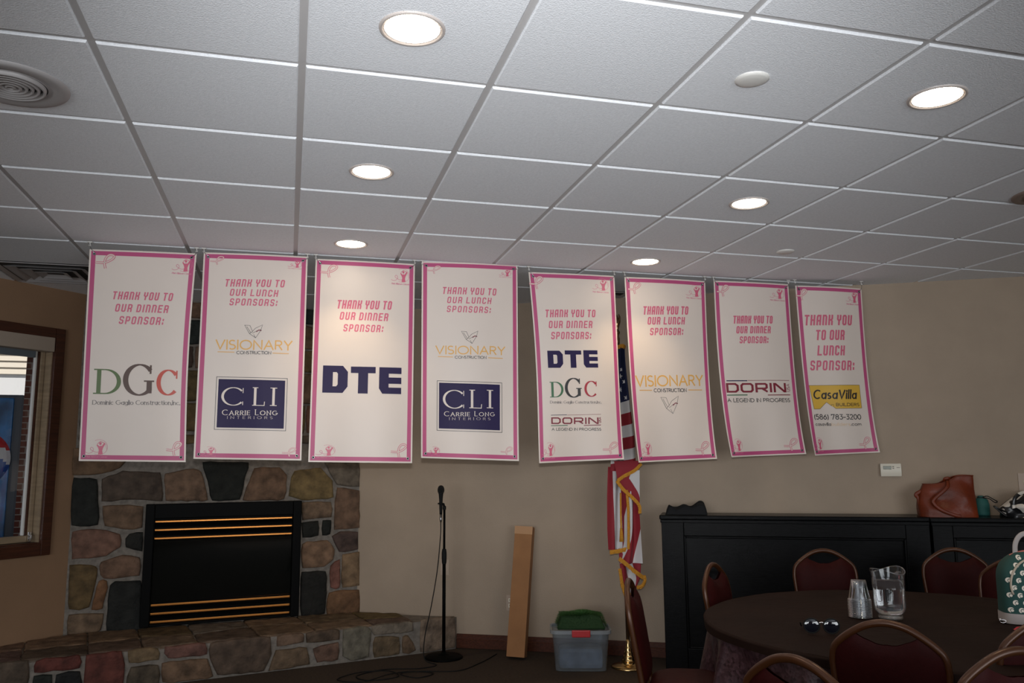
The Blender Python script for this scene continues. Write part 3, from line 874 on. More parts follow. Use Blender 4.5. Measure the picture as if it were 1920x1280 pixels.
# ---- what is printed on the banners, and the stones: measured outlines
BANNERS = [
  ([(-0.511, 2.601, 2.438), (0.055, 2.61, 2.438), (0.051, 1.411, 2.438), (-0.492, 1.421, 2.438)], [
    ('tech', 'THANK YOU TO', 0.232, 0.8151, 0.2407, 0.2394, 0.2018),
    ('tech', 'OUR DINNER', 0.2655, 0.7812, 0.2993, 0.2987, 0.2615),
    ('tech', 'SPONSOR:', 0.3082, 0.7447, 0.3576, 0.3577, 0.3199),
    ('dgcD', 'D', 0.1023, 0.3599, 0.6901, 0.6894, 0.5735),
    ('dgcG', 'G', 0.3877, 0.694, 0.6945, 0.6916, 0.5458),
    ('dgcC', 'C', 0.7088, 0.9195, 0.6906, 0.6886, 0.5693),
    ('serif', 'Dominic Gaglio Construction,Inc.', 0.1, 0.9357, 0.7401, 0.7345, 0.7196),
    ('rib', '', 0.0619, 0.236, 0.0922, 0.0888, 0.0231),
    ('golf', '', 0.772, 0.9743, 0.1067, 0.1029, 0.0236),
    ('golf', '', 0.0563, 0.2641, 0.984, 0.9829, 0.9016),
    ('rib', '', 0.8136, 0.9592, 0.9712, 0.9705, 0.9074),
  ]),
  ([(0.093, 2.619, 2.438), (0.681, 2.628, 2.438), (0.679, 1.416, 2.438), (0.092, 1.429, 2.438)], [
    ('tech', 'THANK YOU TO', 0.2086, 0.7883, 0.1683, 0.1617, 0.1308),
    ('tech', 'OUR LUNCH', 0.2606, 0.7276, 0.2128, 0.2106, 0.1783),
    ('tech', 'SPONSORS:', 0.2611, 0.7238, 0.2601, 0.2573, 0.2256),
    ('vemb', '', 0.4154, 0.5855, 0.4164, 0.4138, 0.3516),
    ('vis', 'VISIONARY', 0.15, 0.8786, 0.4778, 0.4724, 0.4288),
    ('con', 'CONSTRUCTION', 0.348, 0.6773, 0.4981, 0.4951, 0.482),
    ('bar', '', 0.1732, 0.3299, 0.49, 0.4876, 0.4864),
    ('bar', '', 0.6909, 0.8459, 0.4895, 0.4873, 0.4859),
    ('boxo', '', 0.1754, 0.8409, 0.8601, 0.8564, 0.6091),
    ('boxi', '', 0.1947, 0.8213, 0.8504, 0.8496, 0.6195),
    ('cliC', 'C', 0.2376, 0.4381, 0.7435, 0.743, 0.6593),
    ('cliL', 'L', 0.5153, 0.6309, 0.7422, 0.7427, 0.6576),
    ('cliI', 'I', 0.6829, 0.7474, 0.7412, 0.7423, 0.6573),
    ('cli', 'CARRIE LONG', 0.2383, 0.7593, 0.7916, 0.787, 0.7654),
    ('cli2', 'INTERIORS', 0.2888, 0.7137, 0.8085, 0.8059, 0.7963),
    ('rib', '', 0.0636, 0.194, 0.0604, 0.0577, 0.0182),
    ('golf', '', 0.8033, 0.9472, 0.0663, 0.0634, 0.0218),
    ('golf', '', 0.0588, 0.2017, 0.9879, 0.9868, 0.9415),
    ('rib', '', 0.813, 0.9473, 0.982, 0.981, 0.9413),
  ]),
  ([(0.728, 2.618, 2.438), (1.328, 2.619, 2.438), (1.324, 1.396, 2.438), (0.718, 1.407, 2.438)], [
    ('tech', 'THANK YOU TO', 0.2174, 0.7744, 0.2486, 0.2428, 0.2043),
    ('tech', 'OUR DINNER', 0.2495, 0.7395, 0.3032, 0.3013, 0.2636),
    ('tech', 'SPONSOR:', 0.2888, 0.6919, 0.3612, 0.3589, 0.3245),
    ('dte', 'D', 0.1078, 0.349, 0.6657, 0.6644, 0.5329),
    ('dte', 'T', 0.3775, 0.6192, 0.6658, 0.6646, 0.5341),
    ('dte', 'E', 0.6554, 0.8776, 0.6641, 0.6631, 0.5333),
    ('rib', '', 0.0514, 0.2149, 0.0931, 0.0889, 0.0289),
    ('golf', '', 0.7527, 0.948, 0.1119, 0.1071, 0.0288),
    ('golf', '', 0.0599, 0.2532, 0.9796, 0.9785, 0.9175),
    ('rib', '', 0.7849, 0.9421, 0.9728, 0.9719, 0.9088),
  ]),
  ([(1.371, 2.638, 2.438), (1.989, 2.649, 2.438), (1.988, 1.404, 2.438), (1.376, 1.427, 2.438)], [
    ('tech', 'THANK YOU TO', 0.2038, 0.7727, 0.1677, 0.166, 0.1311),
    ('tech', 'OUR LUNCH', 0.2542, 0.7186, 0.2141, 0.2117, 0.1813),
    ('tech', 'SPONSORS:', 0.2508, 0.7126, 0.2605, 0.2591, 0.2278),
    ('vemb', '', 0.402, 0.5723, 0.4184, 0.4153, 0.3536),
    ('vis', 'VISIONARY', 0.1398, 0.8618, 0.4786, 0.4712, 0.4339),
    ('con', 'CONSTRUCTION', 0.3356, 0.6612, 0.4983, 0.4944, 0.4832),
    ('bar', '', 0.1664, 0.3177, 0.4916, 0.4888, 0.488),
    ('bar', '', 0.6795, 0.8357, 0.4896, 0.4868, 0.486),
    ('boxo', '', 0.1599, 0.8257, 0.8609, 0.8518, 0.6126),
    ('boxi', '', 0.1792, 0.8039, 0.851, 0.8426, 0.622),
    ('cliC', 'C', 0.2297, 0.4395, 0.748, 0.7444, 0.6582),
    ('cliL', 'L', 0.4843, 0.6104, 0.7437, 0.7416, 0.6547),
    ('cliI', 'I', 0.6648, 0.7321, 0.7406, 0.7395, 0.6525),
    ('cli', 'CARRIE LONG', 0.2299, 0.7499, 0.7891, 0.7814, 0.7655),
    ('cli2', 'INTERIORS', 0.283, 0.7024, 0.8075, 0.8014, 0.7952),
    ('rib', '', 0.0566, 0.1889, 0.0634, 0.0607, 0.022),
    ('golf', '', 0.7942, 0.9346, 0.0692, 0.0665, 0.0249),
    ('golf', '', 0.0598, 0.1922, 0.9882, 0.986, 0.9424),
    ('rib', '', 0.8115, 0.9357, 0.9736, 0.9717, 0.9329),
  ]),
  ([(2.063, 2.608, 2.438), (2.656, 2.614, 2.438), (2.682, 1.41, 2.438), (2.113, 1.39, 2.438)], [
    ('tech', 'THANK YOU TO', 0.1392, 0.7439, 0.2423, 0.2359, 0.2009),
    ('tech', 'OUR DINNER', 0.1708, 0.6984, 0.3, 0.2957, 0.2606),
    ('tech', 'SPONSORS:', 0.1887, 0.6761, 0.3586, 0.3559, 0.3194),
    ('dte', 'D', 0.1361, 0.3155, 0.5098, 0.5099, 0.4192),
    ('dte', 'T', 0.3406, 0.537, 0.5099, 0.51, 0.4176),
    ('dte', 'E', 0.5626, 0.7356, 0.5091, 0.5091, 0.416),
    ('dgcD2', 'D', 0.145, 0.3052, 0.664, 0.6651, 0.5835),
    ('dgcG2', 'G', 0.3301, 0.5364, 0.6671, 0.6684, 0.5637),
    ('dgcC2', 'C', 0.5622, 0.7198, 0.6639, 0.6649, 0.5802),
    ('serif', 'Dominic Gaglio Construction,Inc.', 0.1428, 0.757, 0.696, 0.7007, 0.6814),
    ('rule_navy', '', 0.1496, 0.3402, 0.7579, 0.7598, 0.7552),
    ('rule_red', '', 0.3445, 0.747, 0.7589, 0.763, 0.7571),
    ('dorin', 'DORIN', 0.1516, 0.7153, 0.8023, 0.809, 0.7679),
    ('usa', 'USA', 0.7179, 0.7455, 0.8035, 0.8038, 0.772),
    ('rule_green', '', 0.147, 0.3473, 0.8131, 0.8156, 0.8095),
    ('rule_red', '', 0.5395, 0.7421, 0.8161, 0.8186, 0.8124),
    ('con', 'A LEGEND IN PROGRESS', 0.1542, 0.744, 0.8367, 0.8445, 0.8214),
    ('rib', '', -0.0045, 0.1527, 0.0905, 0.0878, 0.0235),
    ('golf', '', 0.7149, 0.9251, 0.0996, 0.0961, 0.0189),
    ('golf', '', 0.0284, 0.1921, 0.98, 0.9831, 0.897),
    ('rib', '', 0.7546, 0.9379, 0.9689, 0.9723, 0.9084),
  ]),
  ([(2.728, 2.611, 2.438), (3.321, 2.612, 2.438), (3.344, 1.409, 2.438), (2.778, 1.389, 2.438)], [
    ('tech', 'THANK YOU TO', 0.1915, 0.7664, 0.2077, 0.1991, 0.1608),
    ('tech', 'OUR LUNCH', 0.2414, 0.7133, 0.2618, 0.2559, 0.2195),
    ('tech', 'SPONSOR:', 0.2646, 0.6863, 0.3199, 0.3157, 0.2794),
    ('vis', 'VISIONARY', 0.0581, 0.9128, 0.6007, 0.5967, 0.5387),
    ('con', 'CONSTRUCTION', 0.2767, 0.6843, 0.6303, 0.631, 0.6092),
    ('bar', '', 0.1008, 0.2559, 0.6209, 0.6214, 0.6165),
    ('bar', '', 0.7066, 0.8921, 0.6213, 0.6219, 0.6168),
    ('vemb', '', 0.3582, 0.5731, 0.7466, 0.7486, 0.6519),
    ('rib', '', 0.0353, 0.1822, 0.0935, 0.0906, 0.0303),
    ('golf', '', 0.7339, 0.9508, 0.1071, 0.1029, 0.028),
    ('golf', '', 0.036, 0.2026, 0.9753, 0.9785, 0.8944),
    ('rib', '', 0.7477, 0.9232, 0.9758, 0.9791, 0.9056),
  ]),
  ([(3.386, 2.619, 2.438), (3.947, 2.614, 2.405), (3.996, 1.437, 2.405), (3.443, 1.419, 2.438)], [
    ('tech', 'THANK YOU TO', 0.2115, 0.7449, 0.2485, 0.2419, 0.2022),
    ('tech', 'OUR DINNER', 0.2459, 0.7072, 0.3046, 0.2999, 0.2622),
    ('tech', 'SPONSOR:', 0.2794, 0.6647, 0.3616, 0.3586, 0.3211),
    ('rule_navy', '', 0.0762, 0.3431, 0.5776, 0.5778, 0.5721),
    ('rule_red', '', 0.3479, 0.9026, 0.5751, 0.5755, 0.5723),
    ('dorin', 'DORIN', 0.0654, 0.8475, 0.6417, 0.6426, 0.5877),
    ('usa', 'USA', 0.8529, 0.9009, 0.6379, 0.6381, 0.5926),
    ('rule_green', '', 0.0656, 0.3302, 0.6581, 0.6593, 0.6527),
    ('rule_red', '', 0.5903, 0.8975, 0.6595, 0.6608, 0.6548),
    ('con', 'A LEGEND IN PROGRESS', 0.0624, 0.8879, 0.6955, 0.6994, 0.6728),
    ('rib', '', 0.0331, 0.184, 0.0909, 0.088, 0.0244),
    ('golf', '', 0.7151, 0.9359, 0.1051, 0.1011, 0.0242),
    ('golf', '', 0.0219, 0.1901, 0.9807, 0.9836, 0.9002),
    ('rib', '', 0.7305, 0.9163, 0.9774, 0.9805, 0.9102),
  ]),
  ([(3.988, 2.604, 2.385), (4.473, 2.59, 2.315), (4.518, 1.445, 2.315), (4.048, 1.426, 2.385)], [
    ('tech', 'THANK YOU', 0.0794, 0.8165, 0.2403, 0.2326, 0.1769),
    ('tech', 'TO OUR', 0.2262, 0.6772, 0.3275, 0.3244, 0.266),
    ('tech', 'LUNCH', 0.2343, 0.6608, 0.4187, 0.4172, 0.3585),
    ('tech', 'SPONSOR:', 0.1092, 0.7964, 0.5065, 0.5065, 0.4479),
    ('casa', '', 0.0682, 0.8374, 0.7328, 0.7395, 0.5945),
    ('casat', 'CasaVilla', 0.108, 0.7914, 0.6744, 0.6788, 0.6193),
    ('con', 'BUILDERS', 0.4411, 0.8028, 0.7188, 0.7217, 0.6996),
    ('con2', '(586) 783-3200', 0.0928, 0.809, 0.7934, 0.8013, 0.7615),
    ('con2', 'casavilla', 0.0983, 0.3422, 0.8293, 0.8323, 0.8105),
    ('con3', 'builders', 0.3471, 0.6264, 0.8324, 0.8358, 0.8134),
    ('con2', '.com', 0.6314, 0.8013, 0.8359, 0.838, 0.8167),
    ('rib', '', -0.0039, 0.1535, 0.0894, 0.0868, 0.0215),
    ('golf', '', 0.7273, 0.9409, 0.1065, 0.1032, 0.0206),
    ('golf', '', 0.012, 0.181, 0.9796, 0.9826, 0.8979),
    ('rib', '', 0.7274, 0.8974, 0.9754, 0.9784, 0.9086),
  ]),
]
BOW = [(0, -0.014), (0, 0), (0, 0), (0, 0), (0.018, 0), (-0.007, -0.01), (-0.019, -0.011), (-0.011, -0.016)]      # how far the left and right edges bend sideways
STONES = [
  ([(-0.015, 1.517), (0.356, 1.517), (0.3, 1.378), (0.176, 1.339), (-0.005, 1.329)], (0.1, 0.062, 0.04)),
  ([(-0.005, 1.307), (0.148, 1.298), (0.175, 0.976), (0.008, 0.972)], (0.0085, 0.0088, 0.0075)),
  ([(0.184, 1.298), (0.319, 1.35), (0.566, 1.337), (0.594, 1.135), (0.376, 1.15), (0.191, 1.142)], (0.05, 0.034, 0.025)),
  ([(0.2, 1.111), (0.466, 1.098), (0.463, 0.941), (0.342, 0.94), (0.215, 0.969)], (0.1, 0.062, 0.04)),
  ([(0.014, 0.93), (0.171, 0.942), (0.321, 0.906), (0.335, 0.816), (0.238, 0.76), (0.026, 0.744)], (0.105, 0.05, 0.036)),
  ([(0.357, 0.867), (0.39, 0.901), (0.473, 0.91), (0.472, 0.776), (0.369, 0.809)], (0.0085, 0.0088, 0.0075)),
  ([(0.212, 0.718), (0.352, 0.754), (0.466, 0.736), (0.47, 0.607), (0.231, 0.6), (0.208, 0.662)], (0.1, 0.062, 0.04)),
  ([(0.014, 0.699), (0.152, 0.697), (0.187, 0.671), (0.186, 0.593), (0.153, 0.403), (0.03, 0.398)], (0.085, 0.058, 0.026)),
  ([(0.206, 0.586), (0.26, 0.582), (0.237, 0.391), (0.171, 0.392)], (0.125, 0.06, 0.03)),
  ([(0.278, 0.549), (0.305, 0.571), (0.477, 0.567), (0.496, 0.219), (0.274, 0.233)], (0.0085, 0.0088, 0.0075)),
  ([(0.028, 0.365), (0.248, 0.355), (0.24, 0.242), (0.03, 0.224)], (0.1, 0.062, 0.04)),
  ([(0.6, 1.33), (0.795, 1.363), (0.855, 1.34), (0.91, 1.131), (0.618, 1.134)], (0.1, 0.062, 0.04)),
  ([(0.861, 1.412), (1.193, 1.41), (1.133, 1.126), (0.939, 1.127)], (0.0085, 0.0088, 0.0075)),
  ([(1.237, 1.363), (1.42, 1.368), (1.482, 1.306), (1.467, 1.122), (1.153, 1.125)], (0.1, 0.062, 0.04)),
  ([(1.534, 1.346), (1.737, 1.358), (1.832, 1.264), (1.844, 1.127), (1.601, 1.119), (1.496, 1.148)], (0.085, 0.058, 0.026)),
  ([(1.77, 1.406), (2.044, 1.404), (2.048, 1.208), (1.874, 1.232)], (0.1, 0.082, 0.062)),
  ([(1.602, 1.094), (1.831, 1.096), (1.834, 0.977), (1.606, 0.963)], (0.1, 0.062, 0.04)),
  ([(1.606, 0.94), (1.732, 0.952), (1.739, 0.84), (1.612, 0.823)], (0.0085, 0.0088, 0.0075)),
  ([(1.764, 0.951), (1.834, 0.948), (1.83, 0.847), (1.77, 0.838)], (0.0085, 0.0088, 0.0075)),
  ([(1.87, 1.204), (2.049, 1.176), (2.054, 0.887), (1.863, 0.881)], (0.1, 0.062, 0.04)),
  ([(1.843, 0.827), (1.908, 0.857), (2.048, 0.856), (2.051, 0.723), (1.895, 0.704)], (0.05, 0.034, 0.025)),
  ([(1.611, 0.782), (1.806, 0.801), (1.863, 0.721), (1.851, 0.655), (1.788, 0.602), (1.616, 0.594)], (0.1, 0.062, 0.04)),
  ([(1.611, 0.564), (1.799, 0.566), (1.81, 0.51), (1.798, 0.24), (1.62, 0.236)], (0.0085, 0.0088, 0.0075)),
  ([(1.835, 0.599), (1.91, 0.645), (1.909, 0.427), (1.839, 0.431)], (0.105, 0.05, 0.036)),
  ([(1.929, 0.68), (2.058, 0.699), (2.063, 0.438), (1.932, 0.432)], (0.14, 0.095, 0.05)),
  ([(1.826, 0.4), (2.064, 0.407), (2.068, 0.226), (1.817, 0.234)], (0.125, 0.06, 0.03)),
]
HEARTH_STONES = [
  ([(0.072, 0.269), (0.392, 0.246), (0.399, 0.226), (0.394, 0.086), (0.084, 0.1)], (0.05, 0.034, 0.025)),
  ([(0.425, 0.275), (0.527, 0.29), (0.644, 0.261), (0.666, 0.242), (0.669, 0.16), (0.426, 0.165)], (0.07, 0.022, 0.016)),
  ([(0.425, 0.143), (0.516, 0.142), (0.521, -0.026), (0.407, -0.024)], (0.0085, 0.0088, 0.0075)),
  ([(0.543, 0.135), (0.67, 0.14), (0.689, -0.036), (0.548, -0.03)], (0.0085, 0.0088, 0.0075)),
  ([(0.697, 0.255), (0.895, 0.255), (0.919, 0.155), (0.919, 0.018), (0.702, 0.035)], (0.07, 0.022, 0.016)),
  ([(0.936, 0.243), (1.108, 0.25), (1.117, 0.162), (0.944, 0.16)], (0.14, 0.095, 0.05)),
  ([(0.955, 0.128), (1.119, 0.128), (1.127, -0.019), (0.936, 0.005)], (0.05, 0.034, 0.025)),
  ([(1.147, 0.248), (1.396, 0.248), (1.411, 0.156), (1.169, 0.162)], (0.105, 0.05, 0.036)),
  ([(1.139, 0.133), (1.414, 0.128), (1.454, 0.017), (1.377, -0.012), (1.146, -0.01)], (0.1, 0.062, 0.04)),
  ([(1.426, 0.245), (1.815, 0.232), (1.829, 0.12), (1.782, 0.009), (1.479, 0.023), (1.433, 0.13)], (0.05, 0.034, 0.025)),
  ([(1.866, 0.24), (2.006, 0.266), (2.046, 0.225), (2.042, 0.169), (1.864, 0.165)], (0.1, 0.062, 0.04)),
  ([(2.06, 0.233), (2.299, 0.245), (2.296, 0.167), (2.061, 0.168)], (0.05, 0.034, 0.025)),
  ([(1.86, 0.137), (2.069, 0.131), (2.094, 0.024), (1.807, 0.012)], (0.1, 0.062, 0.04)),
  ([(2.113, 0.124), (2.29, 0.143), (2.292, 0.032), (2.139, 0.025)], (0.1, 0.062, 0.04)),
  ([(2.326, 0.255), (2.494, 0.256), (2.528, 0.202), (2.511, 0.024), (2.385, 0.009), (2.325, 0.045)], (0.1, 0.082, 0.062)),
  ([(2.534, 0.252), (2.845, 0.242), (2.853, 0.166), (2.549, 0.171)], (0.1, 0.082, 0.062)),
  ([(2.556, 0.154), (2.744, 0.141), (2.746, 0.017), (2.552, 0.014)], (0.1, 0.062, 0.04)),
  ([(2.771, 0.138), (2.817, 0.14), (2.871, 0.025), (2.773, 0.014)], (0.1, 0.062, 0.04)),
]

# ---------------------------------------------------------------- ceiling fittings
def downlight(i, j, label):
    x, y = (i + .5) * T, (j + .5) * T
    t = thing('downlight', label, 'ceiling light', (x, y, CEIL), 0, 'round recessed ceiling lights')
    mb = MB(); mb.smooth = True
    mb.lathe([(.0965, .0), (.0955, -.004), (.091, -.0065), (.085, -.005), (.0815, .0), (.0795, -.0015)], 40)
    mb.build('trim_ring', M['trim_metal'], t)
    mb = MB(); mb.smooth = True
    mb.lathe([(.080, -.0015), (.05, -.003), (.02, -.0038), (.001, -.004)], 40, cap1=True)
    mb.build('lamp_lens', M['lens'], t)
    b = add_light('downlight_beam', 'SPOT', (0, 0, -.012), BEAM, (1.0, .74, .45), spot_size=radians(105), spot_blend=.7, shadow_soft_size=.05)
    b.parent = t
    return t
for i, j, lab in ((1, -1, 'round lit recessed light nearest the top edge, above the middle of the picture'),
                  (1, 1, 'middle round lit recessed light of the left row of three'),
                  (1, 3, 'round lit recessed light just above the banner with the big navy logo'),
                  (4, -1, 'large round lit recessed light near the top right corner'),
                  (4, 1, 'middle round lit recessed light of the right row of three'),
                  (4, 3, 'small round lit recessed light just above the banner with three logos'),
                  (7, 1, 'round lit recessed light cut by the right picture edge'),
                  (1, 5, 'round recessed light behind the banners above the stone fireplace')):
    downlight(i, j, lab)

for x, y, r, lab in ((2.044, -.266, .056, 'white round cover plate on the near ceiling tile between two rows of lights'),
                     (3.462, 1.698, .052, 'small white round cover plate on the far ceiling above the right banners')):
    mb = MB(); mb.smooth = True
    mb.lathe([(r, 0), (r * .99, -.004), (r * .8, -.0085), (r * .45, -.0115), (.002, -.012)], 32, c=(x, y, CEIL), cap1=True)
    tag(mb.build('sprinkler_cover', M['white_plastic']), lab, 'ceiling cover', 'round ceiling cover plates')

def round_vent(x, y, m, lab, R=.175):
    t = thing('round_vent', lab, 'vent', (x, y, CEIL), 0, 'round ceiling vents')
    mb = MB(); mb.smooth = True
    mb.lathe([(R, 0), (R * .985, -.006), (R * .90, -.010), (R * .72, -.007), (R * .63, .0), (R * .62, -.004)], 48)
    mb.build('flange', m, t)
    mb = MB(); mb.smooth = True
    mb.lathe([(R * .63, -.001), (.001, -.001)], 48, cap1=True)
    mb.build('dark_throat', mat('vent_throat', (.045, .04, .04), .8), t)
    for k in range(6):
        r = R * (.60 - .10 * k)
        mb = MB(); mb.smooth = True
        mb.lathe([(r, -.003), (r - R * .01, -.014), (r - R * .045, -.017), (r - R * .065, -.009), (max(.001, r - R * .07), -.003)], 40, cap1=(k == 5))
        mb.build('louver_ring', m, t)
round_vent(-.315, .368, M['vent'], 'grey round ceiling vent of concentric rings at the left picture edge')
round_vent(4.06, .45, M['vent_brown'], 'brownish round ceiling vent cut by the right picture edge', .15)

def square_diffuser(i, j, lab):
    x, y = (i + .5) * T, (j + .5) * T
    t = thing('square_diffuser', lab, 'vent', (x, y, CEIL), 0, 'square ceiling air diffusers')
    def ring(a0, z0, a1, z1, a2, z2, mb):
        q = [[(sx * a, sy * a, z) for sx, sy in ((-1, -1), (1, -1), (1, 1), (-1, 1))] for a, z in ((a0, z0), (a1, z1), (a2, z2))]
        n = mb.verts([p for r in q for p in r])
        for a in range(2):
            for k in range(4):
                k2 = (k + 1) % 4
                mb.face([n + a * 4 + k, n + a * 4 + k2, n + a * 4 + 4 + k2, n + a * 4 + 4 + k])
    mb = MB()
    ring(.300, .0, .296, -.004, .262, .002, mb)
    mb.build('frame', M['vent'], t)
    mb = MB()
    mb.poly([(-.292, -.292, .0075), (-.292, .292, .0075), (.292, .292, .0075), (.292, -.292, .0075)])
    mb.build('dark_throat', mat('diffuser_throat', (.06, .055, .05), .8), t)
    for a in (.235, .165, .095):
        mb = MB()
        ring(a - .045, .006, a, -.012, a - .004, -.013, mb)
        mb.build('vane', M['vent'], t)
square_diffuser(-2, 5, 'square metal air diffuser in the ceiling above the left window')
square_diffuser(4, 5, 'square air diffuser in the ceiling glimpsed behind the banners')

# ---------------------------------------------------------------- fireplace
fp = thing('fireplace', 'fieldstone fireplace with black gas insert and raised stone hearth', 'fireplace', F(1.0, 0, 0))
fpm = Matrix.Translation(-fp.location)
def FP(s, d, z): return F(s, d, z) - fp.location
def HP(s, d, z): return Hh(s, d, z) - fp.location
FW = (FB - FA).length
mb = MB()
mb.box(-.10, -.30, 0, FW, 0, CEIL + .02, FP)
mb.build('chimney_breast', M['mortar'], fp)

def stone(mb, outline, fn, depth, col, seed, grow=.006):
    """one stone: a rounded lump standing out of the mortar"""
    rr = random.Random(seed)
    P = [Vector(p) for p in outline]
    area = sum(P[i - 1].x * P[i].y - P[i].x * P[i - 1].y for i in range(len(P)))
    sg_ = 1 if area > 0 else -1
    G = []
    for i, p in enumerate(P):                 # grown a little so that the joints stay narrow
        a, b = (p - P[i - 1]).normalized(), (P[(i + 1) % len(P)] - p).normalized()
        na, nb = Vector((a.y, -a.x)) * sg_, Vector((b.y, -b.x)) * sg_
        G.append(p + (na + nb) * (grow / max(.5, 1 + na.dot(nb))))
    P = G
    c = sum(P, Vector((0, 0))) / len(P)
    Q = []
    m = len(P)
    for i in range(m):
        a, b = P[i], P[(i + 1) % m]
        k = max(2, int((b - a).length / .05))
        for q in range(k):
            t = (q + .0) / k
            p = a + (b - a) * t
            # corners cut round
            if q == 0:
                pr, nx = P[i - 1], b
                p = p + ((pr - p).normalized() + (nx - p).normalized()) * .006
            p = p + Vector((rr.uniform(-.005, .005), rr.uniform(-.005, .005)))
            Q.append(p)
    k = len(Q)
    size = max((q - c).length for q in Q)
    rings = []
    for ins, dep in ((0, -.004), (.002, depth * .6), (.009, depth * .92), (.026, depth)):
        ring = []
        for q in Q:
            d = c - q
            p = q + d.normalized() * min(ins, d.length * .45)
            h = dep + (noise.noise(Vector((p.x * 16, p.y * 16, seed))) * .007 if dep > .01 else 0)
            ring.append(fn(p.x, h, p.y))
        rings.append(ring)
    # an inner ring half way and the middle
    ring = []
    for q in Q:
        p = q + (c - q) * .55
        ring.append(fn(p.x, depth + noise.noise(Vector((p.x * 16, p.y * 16, seed))) * .010, p.y))
    rings.append(ring)
    n = mb.verts([p for r in rings for p in r] + [fn(c.x, depth + rr.uniform(-.004, .006), c.y)])
    j = rr.uniform(.82, 1.2)
    mb.col = tuple(min(1, 1.45 * x * j * rr.uniform(.93, 1.07)) for x in col)
    for a in range(len(rings) - 1):
        for i in range(k):
            i2 = (i + 1) % k
            mb.face([n + a * k + i, n + a * k + i2, n + (a + 1) * k + i2, n + (a + 1) * k + i])
    e = n + (len(rings) - 1) * k
    for i in range(k):
        mb.face([e + i, e + (i + 1) % k, n + len(rings) * k])

mb = MB(); mb.smooth = True
sd = 1
for pts, col in STONES:
    stone(mb, pts, FP, .024, col, sd); sd += 1
# the courses further up, glimpsed between the banners
PAL = [(.10, .062, .04), (.05, .034, .025), (.105, .05, .036), (.014, .016, .015), (.085, .058, .026), (.10, .082, .062)]
z = 1.45
rr = random.Random(3)
while z < CEIL - .06:
    h = rr.uniform(.15, .26)
    if z + h > CEIL - .02:
        h = CEIL - z - .005
    s = .01
    while s < FW - .03:
        w = rr.uniform(.14, .38)
        if s + w > FW - .10:
            w = FW - s - .008
        g = .011
        a, b, c_, d_ = rr.uniform(-.018, .018), rr.uniform(-.018, .018), rr.uniform(-.012, .012), rr.uniform(-.012, .012)
        lo = z if z > 1.46 else 1.545
        if h > .08:
            stone(mb, [(s + g, max(lo, z) + g + max(0, c_)), (s + w - g, max(lo, z) + g + max(0, d_)), (s + w - g, z + h - g), (s + g, z + h - g)], FP, .024, rr.choice(PAL), sd)
        sd += 1
        s += w
    z += h
mb.build('stonework', M['stone'], fp)

# hearth: a raised bench of stone in front of the fireplace and along the walls
s_meet = (HA - LA).dot(HN) / LU.dot(HN)              # where the hearth front runs into the window wall
hp = [L(s_meet, 0, 0), Hh(2.90, 0, 0), W(2.155, .028, 0), W(2.155, 0, 0), W(1.33, 0, 0), FA]
mb = MB()
n = mb.verts([p - fp.location for p in hp] + [p + Vector((0, 0, HEARTH_Z - .008)) - fp.location for p in hp])
k = len(hp)
mb.face([n + i for i in reversed(range(k))]); mb.face([n + k + i for i in range(k)])
for i in range(k):
    j = (i + 1) % k
    mb.face([n + i, n + j, n + k + j, n + k + i])
hearth = mb.build('hearth', M['mortar'], fp)
mb = MB(); mb.smooth = True
for pts, col in HEARTH_STONES:
    pts = [(a, min(max(b, .012), HEARTH_Z - .004)) for a, b in pts]
    q = []
    for p in pts:
        if not q or (Vector(p) - Vector(q[-1])).length > .012:
            q.append(p)
    stone(mb, q, HP, .020, col, sd); sd += 1
# the chamfered right end
EA, EB = Hh(2.90, 0, 0), W(2.155, .028, 0)
EU = (EB - EA).normalized(); EN = Vector((EU.y, -EU.x, 0))
stone(mb, [(.012, .012), ((EB - EA).length - .006, .012), ((EB - EA).length - .006, .238), (.012, .238)],
      lambda s, d, z: EA + EU * s + EN * d + Vector((0, 0, z)) - fp.location, .014, (.10, .075, .055), 901)
# rough flagstones on top, their edge showing from the front
zt = HEARTH_Z - .01
def top_fn(s, d, z):      # s along the hearth front, "z" = depth back from the front, d = height
    return HA + HU * s - HN * z + Vector((0, 0, zt + d)) - fp.location
s = -.5
while s < 2.80:
    w = rr.uniform(.22, .42)
    if s + w > 2.7:
        w = 2.86 - s
    def room_at(q):         # how far back the top goes at this place
        p = HA + HU * q
        best = 9
        for A_, N_ in ((LA, LN), (FA, FN), (W0, -WN)):
            den = (-HN).dot(N_)
            if den < -1e-4:
                t = -(p - A_).dot(N_) / den
                if t > 0:
                    best = min(best, t)
        return best
    e0, e1 = max(.05, room_at(s + .008) - .012), max(.05, room_at(s + w - .008) - .012)
    half0, half1 = (e0 * rr.uniform(.4, .6), e1 * rr.uniform(.4, .6)) if min(e0, e1) > .28 else (e0, e1)
    stone(mb, [(s + .008, .008), (s + w - .008, .008), (s + w - .008, half1 - .008), (s + .008, half0 - .008)], top_fn, .016, rr.choice([(.10, .066, .042), (.085, .055, .034), (.075, .05, .036)]), sd); sd += 1
    if half0 < e0:
        stone(mb, [(s + .008, half0 + .008), (s + w - .008, half1 + .008), (s + w - .008, e1), (s + .008, e0)], top_fn, .016, rr.choice(PAL[:2] + PAL[4:]), sd); sd += 1
    s += w
mb.build('hearth_stonework', M['stone'], hearth)

